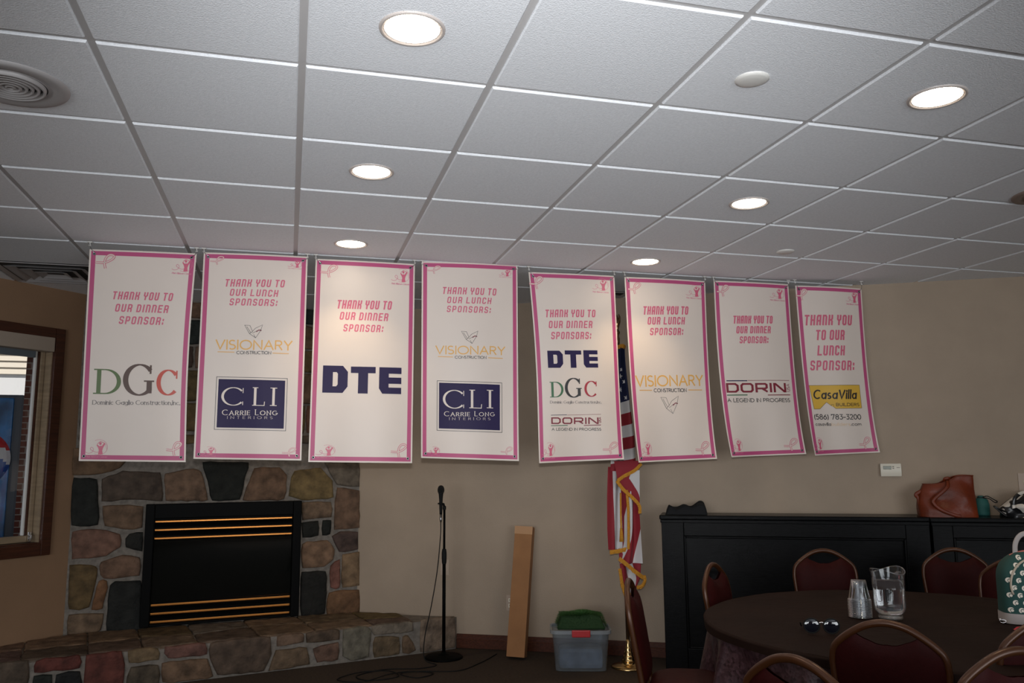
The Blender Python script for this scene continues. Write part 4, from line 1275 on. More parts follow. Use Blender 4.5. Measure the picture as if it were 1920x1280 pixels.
# the gas insert
IS0, IS1, IZ0, IZ1 = .485, 1.595, HEARTH_Z + .012, 1.112
ins = MB()
fw = .062
ins.bbox(IS0, .002, IZ0, IS0 + fw, .060, IZ1, .006, FP)
ins.bbox(IS1 - fw, .002, IZ0, IS1, .060, IZ1, .006, FP)
ins.bbox(IS0 + fw + .0005, .002, IZ1 - .105, IS1 - fw - .0005, .058, IZ1 - .0005, .006, FP)
ins.bbox(IS0 + fw + .0005, .002, IZ0, IS1 - fw - .0005, .05, IZ0 + .018, .004, FP)
ins.box(IS0 + fw, .001, IZ0 + .018, IS1 - fw, .012, IZ1 - .10, FP)
frame = ins.build('firebox_frame', M['black_metal'], fp)
zt_ = [.985, .925, .865]
zb_ = [.395, .335, .277]
for z in zt_ + zb_:
    mb = MB()
    mb.bbox(IS0 + fw + .004, .030, z - .009, IS1 - fw - .004, .044, z + .009, .005, FP)
    mb.build('brass_louver', M['brass'], fp)
for z in (.955, .895, .365, .305):
    mb = MB()
    mb.hexa([FP(IS0 + fw + .004, .014, z + .014), FP(IS1 - fw - .004, .014, z + .014), FP(IS1 - fw - .004, .036, z - .012), FP(IS0 + fw + .004, .036, z - .012),
             FP(IS0 + fw + .004, .014, z + .018), FP(IS1 - fw - .004, .014, z + .018), FP(IS1 - fw - .004, .038, z - .008), FP(IS0 + fw + .004, .038, z - .008)])
    mb.build('black_louver', M['black_metal'], fp)
mb = MB()
mb.bbox(IS0 + fw + .002, .016, .41, IS1 - fw - .002, .024, .852, .003, FP)
mb.build('firebox_glass', M['fire_glass'], fp)

# ---------------------------------------------------------------- plates on the back wall
def wall_plate(s, z, w, h, lab, name, cat, holes):
    t = thing(name, lab, cat, W(s, 0, z), W_RZ)
    mb = MB(); mb.bbox(-w / 2, -.007, -h / 2, w / 2, 0, h / 2, .003)
    mb.build('plate', M['wall_plate'], t)
    if holes == 'outlet':
        for dz in (.02, -.02):
            mb = MB(); mb.bbox(-.017, -.010, dz - .014, .017, -.0062, dz + .014, .003)
            f = mb.build('socket', M['cream_plastic'], t)
            for dx in (-.007, .007):
                mb = MB(); mb.box(dx - .0015, -.0108, dz - .003, dx + .0015, -.0098, dz + .007)
                mb.build('slot', M['black_matte'], f)
    elif holes == 'jack':
        mb = MB(); mb.lathe([(.008, 0), (.008, .006), (.004, .006), (.004, .0)], 16, fn=lambda x, y, z_: (x, -.006 - z_, y))
        mb.build('jack', M['steel'], t)
    else:
        mb = MB(); mb.bbox(-.005, -.016, -.011, .005, -.0062, .011, .002)
        mb.build('toggle', M['cream_plastic'], t)
    return t
wall_plate(2.060, .595, .07, .118, 'beige wall plate with a small jack behind the microphone stand', 'jack_plate', 'wall plate', 'jack')
wall_plate(2.585, .345, .07, .115, 'beige electrical outlet low on the wall beside the tall cardboard box', 'outlet', 'outlet', 'outlet')
wall_plate(6.135, 1.24, .07, .12, 'white switch plate at the right picture edge above the patterned bag', 'switch_plate', 'light switch', 'switch')

th = thing('thermostat', 'cream digital thermostat on the wall above the black cabinets', 'thermostat', W(5.31, 0, 1.325), W_RZ)
mb = MB()
mb.grid(lambda u, v: (-.066 + .132 * u, -.026 - .006 * sin(pi * v), -.043 + .086 * v), 1, 8)
mb.bbox(-.067, -.026, -.044, .067, 0, .044, .006)
mb.build('body', M['cream_plastic'], th)
mb = MB(); mb.bbox(-.050, -.0335, .004, .003, -.026, .027, .002)
mb.build('screen', mat('lcd_green_grey', (.11, .12, .07), .25), th)
for k in range(2):
    mb = MB(); mb.bbox(.009, -.0335, .008 + k * .011, .021, -.028, .015 + k * .011, .002)
    mb.build('button', mat('thermostat_button', (.25, .23, .2), .5), th)
mb = MB(); mb.bbox(.036, -.0325, .014, .058, -.028, .018, .001)
mb.build('mark', mat('thermostat_mark', (.30, .26, .22), .5), th)

# ---------------------------------------------------------------- black bar cabinets
def cabinet(s0, s1, zt, panel, lab):
    t = thing('bar_cabinet', lab, 'cabinet', W(s0, .16, 0), W_RZ, 'black bar cabinets')
    w = s1 - s0
    mb = MB()                                   # local: x along, y towards the wall (+) / room (-)
    mb.box(0.0, -.135, 0, w, .155, zt - .03)
    mb.build('carcass', M['black_wood'], t)
    a, b, c, d = panel
    mb = MB()
    mb.bbox(0, -.158, .0, a, -.1355, zt - .031, .004)
    mb.bbox(b, -.158, .0, w, -.1355, zt - .031, .004)
    mb.bbox(a + .0005, -.158, d, b - .0005, -.1355, zt - .031, .004)
    mb.bbox(a + .0005, -.158, 0, b - .0005, -.1355, c, .004)
    mb.build('panel_frame', M['black_wood'], t)
    mb = MB()
    for x0, x1, z0, z1 in ((a, a + .014, c, d), (b - .014, b, c, d), (a + .0145, b - .0145, d - .014, d), (a + .0145, b - .0145, c, c + .014)):
        mb.bbox(x0, -.1645, z0, x1, -.1353, z1, .005)
    mb.build('panel_moulding', M['black_wood'], t)
    mb = MB()
    mb.bbox(-.012, -.172, zt - .0295, w + .002, .158, zt, .007)
    mb.build('top', M['black_wood'], t)
    mb = MB()
    mb.bbox(-.006, -.166, zt - .052, w, -.1585, zt - .030, .004)
    mb.build('top_moulding', M['black_wood'], t)
    return t
cabinet(3.748, 5.462, 1.025, (.15, 1.57, .14, .885), 'long black panelled bar cabinet against the wall, left of its neighbour')
cabinet(5.478, 7.25, 1.022, (.12, 1.66, .14, .895), 'black panelled bar cabinet under the leather tote at the right edge')

# ---------------------------------------------------------------- the eight hanging banners
BY = 2.438
def make_surface(Q, bow, amp, phase, curl):
    (x0, z0, y0), (x1, z1, y1), (x2, z2, y2), (x3, z3, y3) = Q
    def S(u, v, off=0.0):
        x = (1 - v) * ((1 - u) * x0 + u * x1) + v * ((1 - u) * x3 + u * x2) + ((1 - u) * bow[0] + u * bow[1]) * sin(pi * v)
        z = (1 - v) * ((1 - u) * z0 + u * z1) + v * ((1 - u) * z3 + u * z2)
        yy = (1 - v) * ((1 - u) * y0 + u * y1) + v * ((1 - u) * y3 + u * y2)
        def dep(u, v):
            return (amp * sin(pi * u) * (.35 + .65 * sin(pi * v * .9 + phase)) + .006 * sin(3 * pi * u + phase * 2) * v
                    + curl * v ** 6 * (abs(2 * u - 1) ** 2) - .3 * curl * v ** 3)
        e = .004
        dx = (dep(u + e, v) - dep(u - e, v)) / (2 * e) / .6
        return Vector((x + (dx + (y1 - y0) / .6) * off, yy - dep(u, v) - off, z))
    return S

SCRIPT = 'Pink Ribbon Classic'.replace('k', 'k')
CLIPS = []
def banner(idx, Q, items, label):
    S = make_surface(Q, BOW[idx], *((.012, .3, .0), (.014, 1.0, .004), (.012, .5, .0), (.016, 1.2, .006), (.020, .2, .03), (.018, .9, .035), (.020, .5, .04), (.018, 1.1, .03))[idx])
    t = thing('hanging_banner', label, 'banner', ((Q[0][0] + Q[1][0]) / 2, (Q[0][2] + Q[1][2]) / 2, Q[0][1]), 0, 'pink bordered thank-you banners')
    off0 = Vector(t.location)
    SL = lambda u, v, off=0.0: S(u, v, off) - off0
    wid = (Vector(Q[1]) - Vector(Q[0])).length
    hei = (Vector(Q[3]) - Vector(Q[0])).length
    # the sheet, its pink border printed on it
    mx, my = .009 / wid, .009 / hei
    px, py = .033 / wid, .033 / hei
    us = [0, mx, px] + [px + (1 - 2 * px) * i / 24 for i in range(1, 24)] + [1 - px, 1 - mx, 1]
    vs = [0, my, py] + [py + (1 - 2 * py) * i / 46 for i in range(1, 46)] + [1 - py, 1 - my, 1]
    mb = MB(); mb.smooth = True
    nu, nv = len(us) - 1, len(vs) - 1
    def cell(i, j):
        if i in (0, nu - 1) or j in (0, nv - 1):
            return 0
        return 1 if (i in (1, nu - 2) or j in (1, nv - 2)) else 0
    mb.grid(lambda a, b: SL(us[round(a * nu)], vs[round(b * nv)]), nu, nv, mats=cell)
    mb.cur = 0
    mb.grid(lambda a, b: SL(us[round(a * nu)], vs[round(b * nv)], -.0012), nu, nv)
    mb.build('vinyl_sheet', [M['vinyl'], M['pink']], t, fix=False)
    new = lambda: Print(SL, wid, hei)
    groups = {}
    def into(name, m):             # every printed line is a piece of its own
        key = (name, m, 0 if name in ('gold_lettering', 'logo_lettering', 'logo_rule') else cur[0])
        if key not in groups:
            groups[key] = new()
        return groups[key]
    cur = [0]
    nrib = 0
    for kind, text, u0, u1, vl, vr, vt in items:
        cur[0] += 1
        box = (u0 * wid, u1 * wid, vl * hei, vr * hei, vt * hei)
        x0, x1, bl, br, top = box
        H = bl - top
        if kind == 'tech':
            into('headline_lettering', 'rose').text(text, box, TECH, .17, .95, .45, .42, shear=.15)
        elif kind in ('vis',):
            into('gold_lettering', 'gold').text(text, box, BOOK, .13, .95, .22, .4)
        elif kind == 'con':
            into('black_lettering', 'ink').text(text, box, BOOK, .15, .95, .22, .45, off=.0024 if idx == 7 else .0012)
        elif kind == 'con2':
            into('black_lettering', 'ink').text(text, box, BOOK, .15, .95, .2, .4)
        elif kind == 'con3':
            into('faded_lettering', 'tan_print').text(text, box, BOOK, .15, .95, .2, .4)
        elif kind == 'bar':
            into('gold_lettering', 'gold').rect(x0, top, x1, bl)
        elif kind == 'serif':
            into('company_name', 'grey_ink').text(text, box, BOOK, .15, .5, .2, .4, serif=True)
        elif kind[:3] == 'dgc':
            late = kind.endswith('2')
            m = {'D': ('green' if late else 'olive_green'), 'G': ('ink' if late else 'brown_print'), 'C': ('crimson' if late else 'orange_red')}[text]
            p = into({'D': 'letter_d', 'G': 'letter_g', 'C': 'letter_c'}[text], m)
            ink = {
              'D': [[(.16, 0), (.16, 1)], [(.16, 1), (.42, 1)] + arc(.42, .5, .55, .5, 90, -90, 20) + [(.16, 0)]],
              'C': [arc(.5, .5, .5, .5, 38, 318, 30), [(.93, .99), (.93, .66)]],
              'G': [arc(.48, .5, .48, .5, 38, 318, 30) + [(.83, .30)], [(.83, .46), (.83, .06)], [(.64, .46), (1.0, .46)], [(.86, .99), (.86, .70)]]}[text]
            tw = .165 * H
            for q in ink:
                up = len(q) == 2 and abs(q[0][0] - q[1][0]) < .01
                thin_end = up and q[0][0] > .8 and text in 'CG' and q[0][1] > .9
                p.stroke([(x0 + tw * .3 + a * (x1 - x0 - tw * .6), bl - tw * .12 - b * (H - tw * .25)) for a, b in q], tw * (.35 if thin_end else 1.0), tw * .28)
            if text == 'D':
                for b in (0, 1):
                    yy = bl - tw * .12 - b * (H - tw * .25)
                    p.stroke([(x0, yy), (x0 + .34 * (x1 - x0), yy)], tw * .3)
        elif kind == 'boxo':
            p = into('logo_outline', 'ink')
            p.stroke([(x0, top), (x1, top), (x1, bl), (x0, bl), (x0, top)], .0028)
        elif kind == 'boxi':
            into('logo_panel', 'navy').rect(x0, top, x1, bl)
        elif kind[:3] == 'cli':
            p = into('logo_lettering', 'white_print')
            if kind in ('cli', 'cli2'):
                p.text(text, box, BOOK, .15 if kind == 'cli' else .13, .5, .34 if kind == 'cli' else .75, .6, serif=True, off=.0022, small=.8 if kind == 'cli' else 1.0)
            else:
                ink = {'C': [arc(.5, .5, .5, .5, 40, 320, 30), [(.94, .98), (.94, .7)], [(.94, .02), (.94, .22)]],
                       'L': [[(.22, 0), (.22, 1)], [(0, 1), (.46, 1)], [(0, 0), (.98, 0), (1.0, .22)]],
                       'I': [[(.5, 0), (.5, 1)], [(0, 1), (1, 1)], [(0, 0), (1, 0)]]}[text]
                tw = .14 * H
                for q in ink:
                    up = len(q) == 2 and abs(q[0][0] - q[1][0]) < .01 and q[0][0] < .9
                    p.stroke([(x0 + a * (x1 - x0), bl - b * H) for a, b in q], tw if (up or len(q) > 6) else tw * .3, tw * .3, .0022)
        elif kind == 'dte':
            into('logo_lettering', 'navy').text(text, box, SLAB, .36, .66, 0, 0)
        elif kind == 'dorin':
            into('logo_lettering', 'dorin_red').text(text, box, WIDE, .25, .75, .42, .4)
        elif kind == 'usa':
            p = into('logo_lettering', 'dorin_red')
            ss, wd = lay_out('USA', BOOK, .25, .3)
            for q in ss:      # reads upwards
                p.stroke([(x1 - .001 - b * (x1 - x0 - .002), bl - .002 - a / wd * (H - .004)) for a, b in q], .0032)
        elif kind == 'rule_navy':
            into('logo_rule', 'navy').rect(x0, top, x1, bl)
        elif kind == 'rule_red':
            into('logo_rule', 'dorin_red').rect(x0, top, x1, bl)
        elif kind == 'rule_green':
            into('logo_rule', 'green').rect(x0, top, x1, bl)
        elif kind == 'vemb':
            p = into('bird_emblem', 'ink')
            f = lambda q: [(x0 + a * (x1 - x0), top + b * H) for a, b in q]
            for q in ([(0, .06), (.30, .08), (.45, .52), (.29, .70), (0, .06)], [(.12, .16), (.36, .62)],
                      [(.40, .60), (.60, .28), (1.0, 0), (.92, .36), (.70, .46), (.45, .66)], [(.52, .74), (.64, 1.0), (.93, .38)],
                      [(.29, .70), (.46, .84), (.64, 1.0)]):
                p.stroke(f(q), .0021)
            into('bird_wing', 'dorin_red').stroke(f([(.66, .54), (.80, .40), (.95, .44)]), .005)
        elif kind == 'casa':
            p = into('logo_panel', 'mustard')
            h0 = bl - .0
            def q(a, b): return (x0 + a * (x1 - x0), top + b * H)
            p.polygon([q(0, 0), q(1, 0), q(1, 1), q(.475, 1), q(.44, .93), q(.44, .82), q(.40, .82), q(.40, .88), q(.31, .72), q(.17, 1), q(.05, 1)])
            p2 = into('logo_outline', 'ink')
            p2.stroke([q(0, 0), q(1, 0), q(1, 1), q(.475, 1), q(.44, .93), q(.44, .82), q(.40, .82), q(.40, .88), q(.31, .72), q(.17, 1), q(.05, 1), q(0, 0)], .002, off=.0018)
        elif kind == 'casat':
            into('script_lettering', 'ink').text(text, box, BOOK, .17, .8, .30, .3, shear=.18, off=.0022)
        elif kind == 'rib':
            f = lambda q: [(x0 + a * (x1 - x0), top + b * H) for a, b in q]
            path = [(0, .58), (.38, .60), (.66, .50), (.90, .30), (.97, .12), (.84, .02), (.66, .06), (.52, .28), (.47, .62), (.53, 1.0)]
            if idx in ():
                path = [(1 - a, 1 - b) for a, b in path]
            q = [(v.x, v.y) for v in smooth_path([(a, b, 0) for a, b in path], 5)]
            wd = .155 * H
            p = new(); p.stroke(f(q), wd)
            o = p.mb.build('ribbon_emblem', M['rose'], t, fix=False)
            p = new(); p.stroke(f(q), wd * .5, off=.0018)
            p.mb.build('ribbon_inside', M['white_print'], o, fix=False)
        elif kind == 'golf':
            f = lambda q: [(x0 + a * (x1 - x0), top + b * H) for a, b in q]
            p = new()
            p.polygon(f([(.53, .26), (.60, .36), (.66, .34), (.73, .35), (.82, .18), (.88, .22), (.78, .46), (.75, .60), (.78, .82), (.57, .82), (.60, .58), (.57, .46), (.49, .30)]))
            p.polygon(f([(.66 + .055 * cos(2 * pi * k / 12), .22 + .075 * sin(2 * pi * k / 12)) for k in range(12)]))
            p.stroke(f([(.52, .24), (.66, .10), (.86, .20)]), .003)
            o = p.mb.build('golfer_emblem', M['rose'], t, fix=False)
            p = new()
            p.stroke(f([(.60 + .38 * cos(radians(a)), .42 + .42 * sin(radians(a))) for a in range(-120, 121, 12)]), .0016)
            p.stroke(f([(v.x, v.y) for v in smooth_path([(.02, .70, 0), (.14, .76, 0), (.30, .70, 0), (.36, .52, 0), (.27, .42, 0), (.22, .52, 0), (.32, .62, 0), (.50, .70, 0), (.62, .66, 0)], 5)]), .0022)
            p.stroke(f([(.88, .22), (.95, .55)]), .0016)
            p.text(SCRIPT, (x0 + .03 * (x1 - x0), x1, bl, bl, bl - .105 * H), BOOK, .17, .7, .18, .35, shear=.2)
            p.mb.build('emblem_lettering', M['blush'], o, fix=False)
    for (name, m, _), p in groups.items():
        p.mb.build(name, M[m], t, fix=False)
    for u, v in ((.045, .022), (.955, .022), (.045, .978), (.955, .978)):
        c = SL(u, v, .001)
        mb = MB(); mb.smooth = True
        mb.lathe([(.0085, 0), (.0085, .0015), (.0065, .0028), (.0045, .0015), (.0043, 0)], 16, fn=lambda x, y, z: (c.x + x, c.y - z, c.z + y))
        g = mb.build('grommet', M['steel'], t)
        mb = MB(); mb.lathe([(.0045, .0004), (.0005, .0004)], 12, cap1=True, fn=lambda x, y, z: (c.x + x, c.y - z, c.z + y))
        mb.build('eyelet_hole', M['black_matte'], g, fix=False)
    for u, side in ((.045, -1), (.955, 1)):
        CLIPS.append((S(u, .022, .003), side, idx))
    return t

M['olive_green'] = mat('print_olive_green', (.075, .13, .03), .42)
M['brown_print'] = mat('print_brown', (.075, .032, .02), .42)
M['orange_red'] = mat('print_orange_red', (.52, .055, .03), .42)
NAMES = ['leftmost of the eight hanging banners, with big green, brown and orange serif letters',
         'banner with gold lettering and navy square logo in front of the fireplace stones',
         'banner with one big navy block-letter logo, below the light nearest the banners',
         'banner with gold lettering and navy square logo in front of the bare beige wall',
         'banner with three company logos stacked one above another, just left of the flag',
         'banner with gold lettering above a bird emblem, just right of the flag',
         'banner with a single dark red wide-letter logo, hanging above the black cabinet',
         'rightmost hanging banner with large rose headline and a mustard yellow logo']
SHORT = ['leftmost', 'fireplace navy-square', 'big navy logo', 'bare-wall navy-square', 'three-logo', 'bird emblem', 'dark red logo', 'rightmost']
for idx, (Q, items) in enumerate(BANNERS):
    banner(idx, Q, items, NAMES[idx])

# white clips on the ceiling grid, each with the twisted tie that carries a banner corner
for p, side, idx in CLIPS:
    hx = p.x + side * .026
    hp_ = Vector((hx, p.y + .006, CEIL + .006))
    t = thing('ceiling_clip', 'white ceiling clip and tie holding the top %s corner of the %s banner' % ('left' if side < 0 else 'right', SHORT[idx]), 'clip', hp_, 0, 'clips along the ceiling grid')
    mb = MB()
    mb.bbox(-.013, -.008, -.010, .013, .008, 0, .003)
    mb.tube([(0, 0, -.009), (0, 0, -.020), (.005, -.004, -.027), (0, -.008, -.031), (-.005, -.004, -.026)], .0022, 6)
    mb.build('hook', M['white_plastic'], t)
    e = p - hp_
    mb = MB()
    mb.tube(smooth_path([(0, -.006, -.029), (e.x * .4 + .003, e.y - .004, e.z * .55 - .012), (e.x, e.y - .004, e.z + .004), (e.x, e.y + .002, e.z - .003)], 5), .0016, 6)
    mb.build('tie', M['steel'], t)

# ---------------------------------------------------------------- microphone on its stand
ms = thing('microphone_stand', 'black straight microphone stand on a round base beside the hearth', 'microphone stand', (1.735, 3.60, 0))
mb = MB(); mb.smooth = True
mb.lathe([(.001, 0), (.135, 0), (.138, .008), (.130, .016), (.05, .024), (.020, .032), (.016, .045), (.001, .045)], 40)
mb.build('base', M['black_metal'], ms)
mb = MB(); mb.smooth = True
mb.tube([(0, 0, .04), (0, 0, .72)], .0125, 14)
mb.build('lower_tube', M['black_metal'], ms)
mb = MB(); mb.smooth = True
mb.lathe([(.013, .66), (.017, .67), (.0185, .70), (.0185, .74), (.015, .765), (.010, .77)], 18)
mb.build('clutch', M['black_matte'], ms)
mb = MB(); mb.smooth = True
mb.tube([(0, 0, .76), (0, 0, 1.055)], .0085, 12)
mb.build('upper_tube', M['black_metal'], ms)
mb = MB(); mb.smooth = True
mb.lathe([(.009, 1.05), (.013, 1.055), (.013, 1.075), (.008, 1.08)], 14)
mb.tube([(0, 0, 1.07), (-.008, -.004, 1.093), (-.028, -.012, 1.098)], .009, 10)
mb.tube([(-.028 + .0195 * cos(a) , -.012 + .0195 * sin(a), 1.098) for a in [radians(40 + 30 * k) for k in range(10)]], .0055, 8)
mb.build('clip', M['black_matte'], ms)
mc = thing('microphone', 'black handheld microphone held upright in the stand clip', 'microphone', (1.735 - .0285, 3.60 - .012, 1.04))
mb = MB(); mb.smooth = True
mb.lathe([(.001, -.02), (.010, -.02), (.0105, 0), (.0115, .02), (.0135, .09), (.0165, .125), (.019, .135), (.012, .136)], 20)
mb.build('handle', M['black_matte'], mc)
mb = MB(); mb.smooth = True
mb.lathe([(.018, .133), (.0235, .142), (.0255, .152), (.0255, .158), (.024, .170), (.018, .183), (.009, .190), (.001, .191)], 22)
mb.build('grille', mat('mic_grille', (.02, .02, .02), .45, metal=.6, bump=.6, bump_scale=900), mc)
mb = MB(); mb.smooth = True
mb.lathe([(.001, -.075), (.0065, -.075), (.0085, -.06), (.0085, -.0205), (.001, -.0205)], 14)
mb.build('cable_plug', M['steel'], mc)
mx_, my_ = 1.7065, 3.588
mb = MB(); mb.smooth = True
path = [(mx_, my_, .966), (mx_ - .004, my_ - .01, .86), (mx_ - .030, my_ - .03, .62), (mx_ - .075, my_ - .05, .38), (mx_ - .125, my_ - .07, .16), (mx_ - .13, my_ - .12, .03), (mx_ - .06, my_ - .20, .005),
        (mx_ - .20, my_ - .26, .005), (mx_ - .42, my_ - .22, .005), (mx_ - .62, my_ - .34, .005), (mx_ - .55, my_ - .48, .005), (mx_ - .36, my_ - .44, .006), (mx_ - .40, my_ - .30, .011), (mx_ - .60, my_ - .28, .011),
        (mx_ - .75, my_ - .40, .006), (mx_ - .60, my_ - .52, .009), (mx_ - .42, my_ - .40, .014), (mx_ - .25, my_ - .33, .006), (mx_ - .12, my_ - .42, .005), (mx_ - .24, my_ - .50, .005), (mx_ - .34, my_ - .40, .012),
        (mx_ - .20, my_ - .36, .010), (mx_ + .05, my_ - .40, .005), (mx_ + .25, my_ - .22, .005), (mx_ + .42, my_ + .0, .005)]
mb.tube(smooth_path(path, 8), .0036, 7)
tag(mb.build('microphone_cable', M['black_matte']), 'thin black cable hanging from the microphone and lying looped on the floor', 'cable')

# ---------------------------------------------------------------- tall cardboard box leaning on the wall
P0, P1 = Vector((2.235, 3.43, 0)), Vector((2.362, 3.585, 1.0))
ax = (Vector((2.345, 3.56, .905)) - P0); blen = .915; ax.normalize()
sx = Vector((.88, -.42, 0)); sx = (sx - ax * sx.dot(ax)).normalized(); sy = ax.cross(sx) * 1.0
lift = .0
bt = thing('cardboard_box', 'tall narrow brown cardboard box leaning against the wall', 'box', P0 + Vector((0, 0, .012)))
def BX(a, b, c): return sx * a + sy * b + ax * c
mb = MB(); mb.bbox(-.066, -.055, 0, .066, .055, blen, .003, BX)
mb.build('carton', M['cardboard'], bt)
mb = MB(); mb.bbox(-.0675, -.0566, blen - .055, .0675, -.0552, blen + .0015, .0006, BX)
mb.bbox(-.0675, -.0566, blen + .0003, .0675, .0566, blen + .0018, .0006, BX)
mb.build('top_flap', M['cardboard_pale'], bt)

# ---------------------------------------------------------------- clear storage bin with green turf on it
bn = thing('storage_bin', 'clear plastic storage bin with red latch holding green turf', 'bin', (2.585, 3.045, 0), -.30)
binm = clear_mat('bin_plastic', (.62, .70, .78), .06, .25, .35, film=.10)
mb = MB()
def bin_pt(u, v, ins=0.0):
    # rounded rectangle, wider at the top
    a = 2 * pi * u
    w, d = (.172 + .022 * v - ins), (.115 + .018 * v - ins)
    c, s = cos(a), sin(a)
    e = .28
    return (w * math.copysign(abs(c) ** e, c), d * math.copysign(abs(s) ** e, s), .004 + .262 * v)
mb.smooth = True
mb.grid(lambda u, v: bin_pt(u, v), 64, 8, close_u=True)
mb.poly([bin_pt(k / 64, 0) for k in range(64)])
mb.build('tub', binm, bn)
mb = MB()
def rim(u, v):
    q = [(.004, 1.0, -.0), (.014, 1.0, 0), (.014, 1.0, -.022), (.006, 1.0, -.022)][round(v * 3)]
    p = bin_pt(u, 1.0, -q[0])
    return (p[0], p[1], p[2] + q[2] + .004)
mb.grid(rim, 64, 3, close_u=True)
mb.build('rim', clear_mat('bin_rim_plastic', (.6, .66, .72), .12, .25, .4, film=.22), bn)
mb = MB(); mb.bbox(-.062, -.166, .232, .062, -.148, .278, .006)
mb.build('latch', mat('latch_red', (.50, .02, .025), .4), bn, )
mb = MB(); mb.bbox(-.150, -.095, .012, .150, .095, .15, .03)
ctm = mat('grey_blue_contents', (.16, .19, .24), .8, noise_amt=.4, noise_scale=9)
mb.build('contents', ctm, bn)
tf = thing('artificial_turf', 'folded piece of green artificial turf lying on the clear bin', 'artificial turf', (2.595, 3.06, .270), -.30)
mb = MB(); mb.smooth = True
def turf(u, v):
    z = .10 * min(1, (v * 2.4)) if v < .5 else .10
    return None
rr = random.Random(5)
def turf_top(x, y):
    return .088 + .012 * noise.noise(Vector((x * 9, y * 9, 3))) - .02 * (abs(x) / .18) ** 4
mb.grid(lambda u, v: ((u - .5) * (.335 - .03 * sin(pi * v)), (v - .5) * .21, turf_top((u - .5) * .34, (v - .5) * .2) * (.10 + .90 * min(1, sin(pi * v) * 3.2) * min(1, sin(pi * u) * 4))), 24, 16)
mb.box(-.16, -.10, -.004, .16, .10, .012)
mb.build('turf_mat', mat('turf_backing_green', (.018, .05, .014), .9), tf)
mb = MB()
for _ in range(5200):
    u, v = rr.random(), rr.random()
    x, y = (u - .5) * .335, (v - .5) * .21
    z = turf_top(x, y) * (.10 + .90 * min(1, sin(pi * v) * 3.2) * min(1, sin(pi * u) * 4))
    a = rr.uniform(0, 2 * pi)
    out = Vector((x * 2.2, y * 2.6, .09)).normalized()
    h = rr.uniform(.012, .024)
    t_ = Vector((cos(a), sin(a), 0)) * .0016
    tip = Vector((x, y, z)) + out * h + Vector((rr.uniform(-.006, .006), rr.uniform(-.006, .006), 0))
    mb.poly([Vector((x, y, z)) - t_, Vector((x, y, z)) + t_, tip])
tag(mb.build('grass_blades', mat('turf_green', (.035, .115, .022), .7), tf, fix=False), kind='stuff')

# ---------------------------------------------------------------- flag
FX, FY = 2.905, 2.965
fl = thing('flag', 'american flag with gold fringe hanging from a floor pole behind the banners', 'flag', (FX, FY, 0))
mb = MB(); mb.smooth = True
mb.lathe([(.001, 0), (.118, 0), (.122, .006), (.112, .014), (.075, .020), (.045, .026), (.040, .034), (.046, .042), (.043, .052), (.034, .058), (.038, .068), (.034, .078), (.028, .084),
          (.031, .094), (.027, .104), (.022, .110), (.024, .120), (.019, .130), (.015, .150), (.013, .185), (.001, .185)], 36)
mb.build('base', M['gold_brass'], fl)
mb = MB(); mb.smooth = True
mb.tube([(0, 0, .17), (-.012, 0, 1.2), (-.02, 0, 2.28)], .0125, 14)
mb.build('pole', mat('pole_dark_oak', (.045, .022, .012), .35), fl)
mb = MB(); mb.smooth = True
mb.lathe([(.0125, 2.24), (.016, 2.245), (.016, 2.285), (.012, 2.29), (.012, 2.31), (.019, 2.318), (.019, 2.330), (.011, 2.337), (.009, 2.35), (.014, 2.365), (.020, 2.385), (.018, 2.405), (.010, 2.43), (.003, 2.452), (.001, 2.455)], 20, c=(-.02, 0, 0))
# the small eagle wings
for sg in (-1, 1):
    mb.tube([(-.02, 0, 2.37), (-.02 + sg * .014, -.004, 2.40), (-.02 + sg * .019, -.004, 2.44), (-.02 + sg * .014, 0, 2.46)], [.008, .010, .007, .002], 8)
mb.build('finial', mat('finial_brass', (.50, .33, .18), .2, metal=1.0), fl)

fm = {'blue': mat('flag_blue', (.010, .014, .055), .8), 'red': mat('flag_red', (.26, .012, .022), .75), 'white': mat('flag_white', (.62, .60, .60), .75), 'gold': mat('flag_fringe_gold', (.62, .27, .02), .7, bump=.8, bump_scale=160)}
FM = [fm['blue'], fm['red'], fm['white']]
cloth = MB(); cloth.smooth = True
def sheet(rows, y0, fold, nfold=1.0, ph=0.0):
    """rows: (z, xl, xr) with xl, xr measured from the pole; folds run up and down the sheet"""
    def P(u, v):
        z = rows[0][0] + (rows[-1][0] - rows[0][0]) * min(1, max(0, v))
        for a, b in zip(rows, rows[1:]):
            if b[0] <= z + 1e-6:
                t = min(1, max(0, (a[0] - z) / max(1e-6, a[0] - b[0])))
                xl, xr = a[1] + (b[1] - a[1]) * t, a[2] + (b[2] - a[2]) * t
                break
        return (xl + (xr - xl) * u, y0 - fold * (.5 - .5 * cos(2 * pi * (u * nfold + ph + .12 * v))), z)
    return P
def down_stripes(P, edges, cols):
    """stripes running down the sheet; edges: (u at the top, u at the bottom)"""
    for k, c in enumerate(cols):
        f = lambda v, e: min(1, max(0, e[0] + (e[1] - e[0]) * v))
        e0, e1 = edges[k], edges[k + 1]
        cloth.cur = c
        cloth.grid(lambda a, v: P(f(v, e0) + (f(v, e1) - f(v, e0)) * a, v), 10, 44)
def cross_stripes(P, vs, cols, tilt):
    for k, c in enumerate(cols):
        cloth.cur = c
        def g(u, a):
            f = lambda q: q if q in (0, 1) else min(1, max(0, q + tilt * (u - .5)))
            return P(u, f(vs[k]) + (f(vs[k + 1]) - f(vs[k])) * a)
        cloth.grid(g, 36, 14)
up = sheet([(2.215, -.030, .014), (2.10, -.045, .020), (1.80, -.085, .058), (1.55, -.11, .092), (1.33, -.135, .100)], -.012, .055, 1.5, .2)
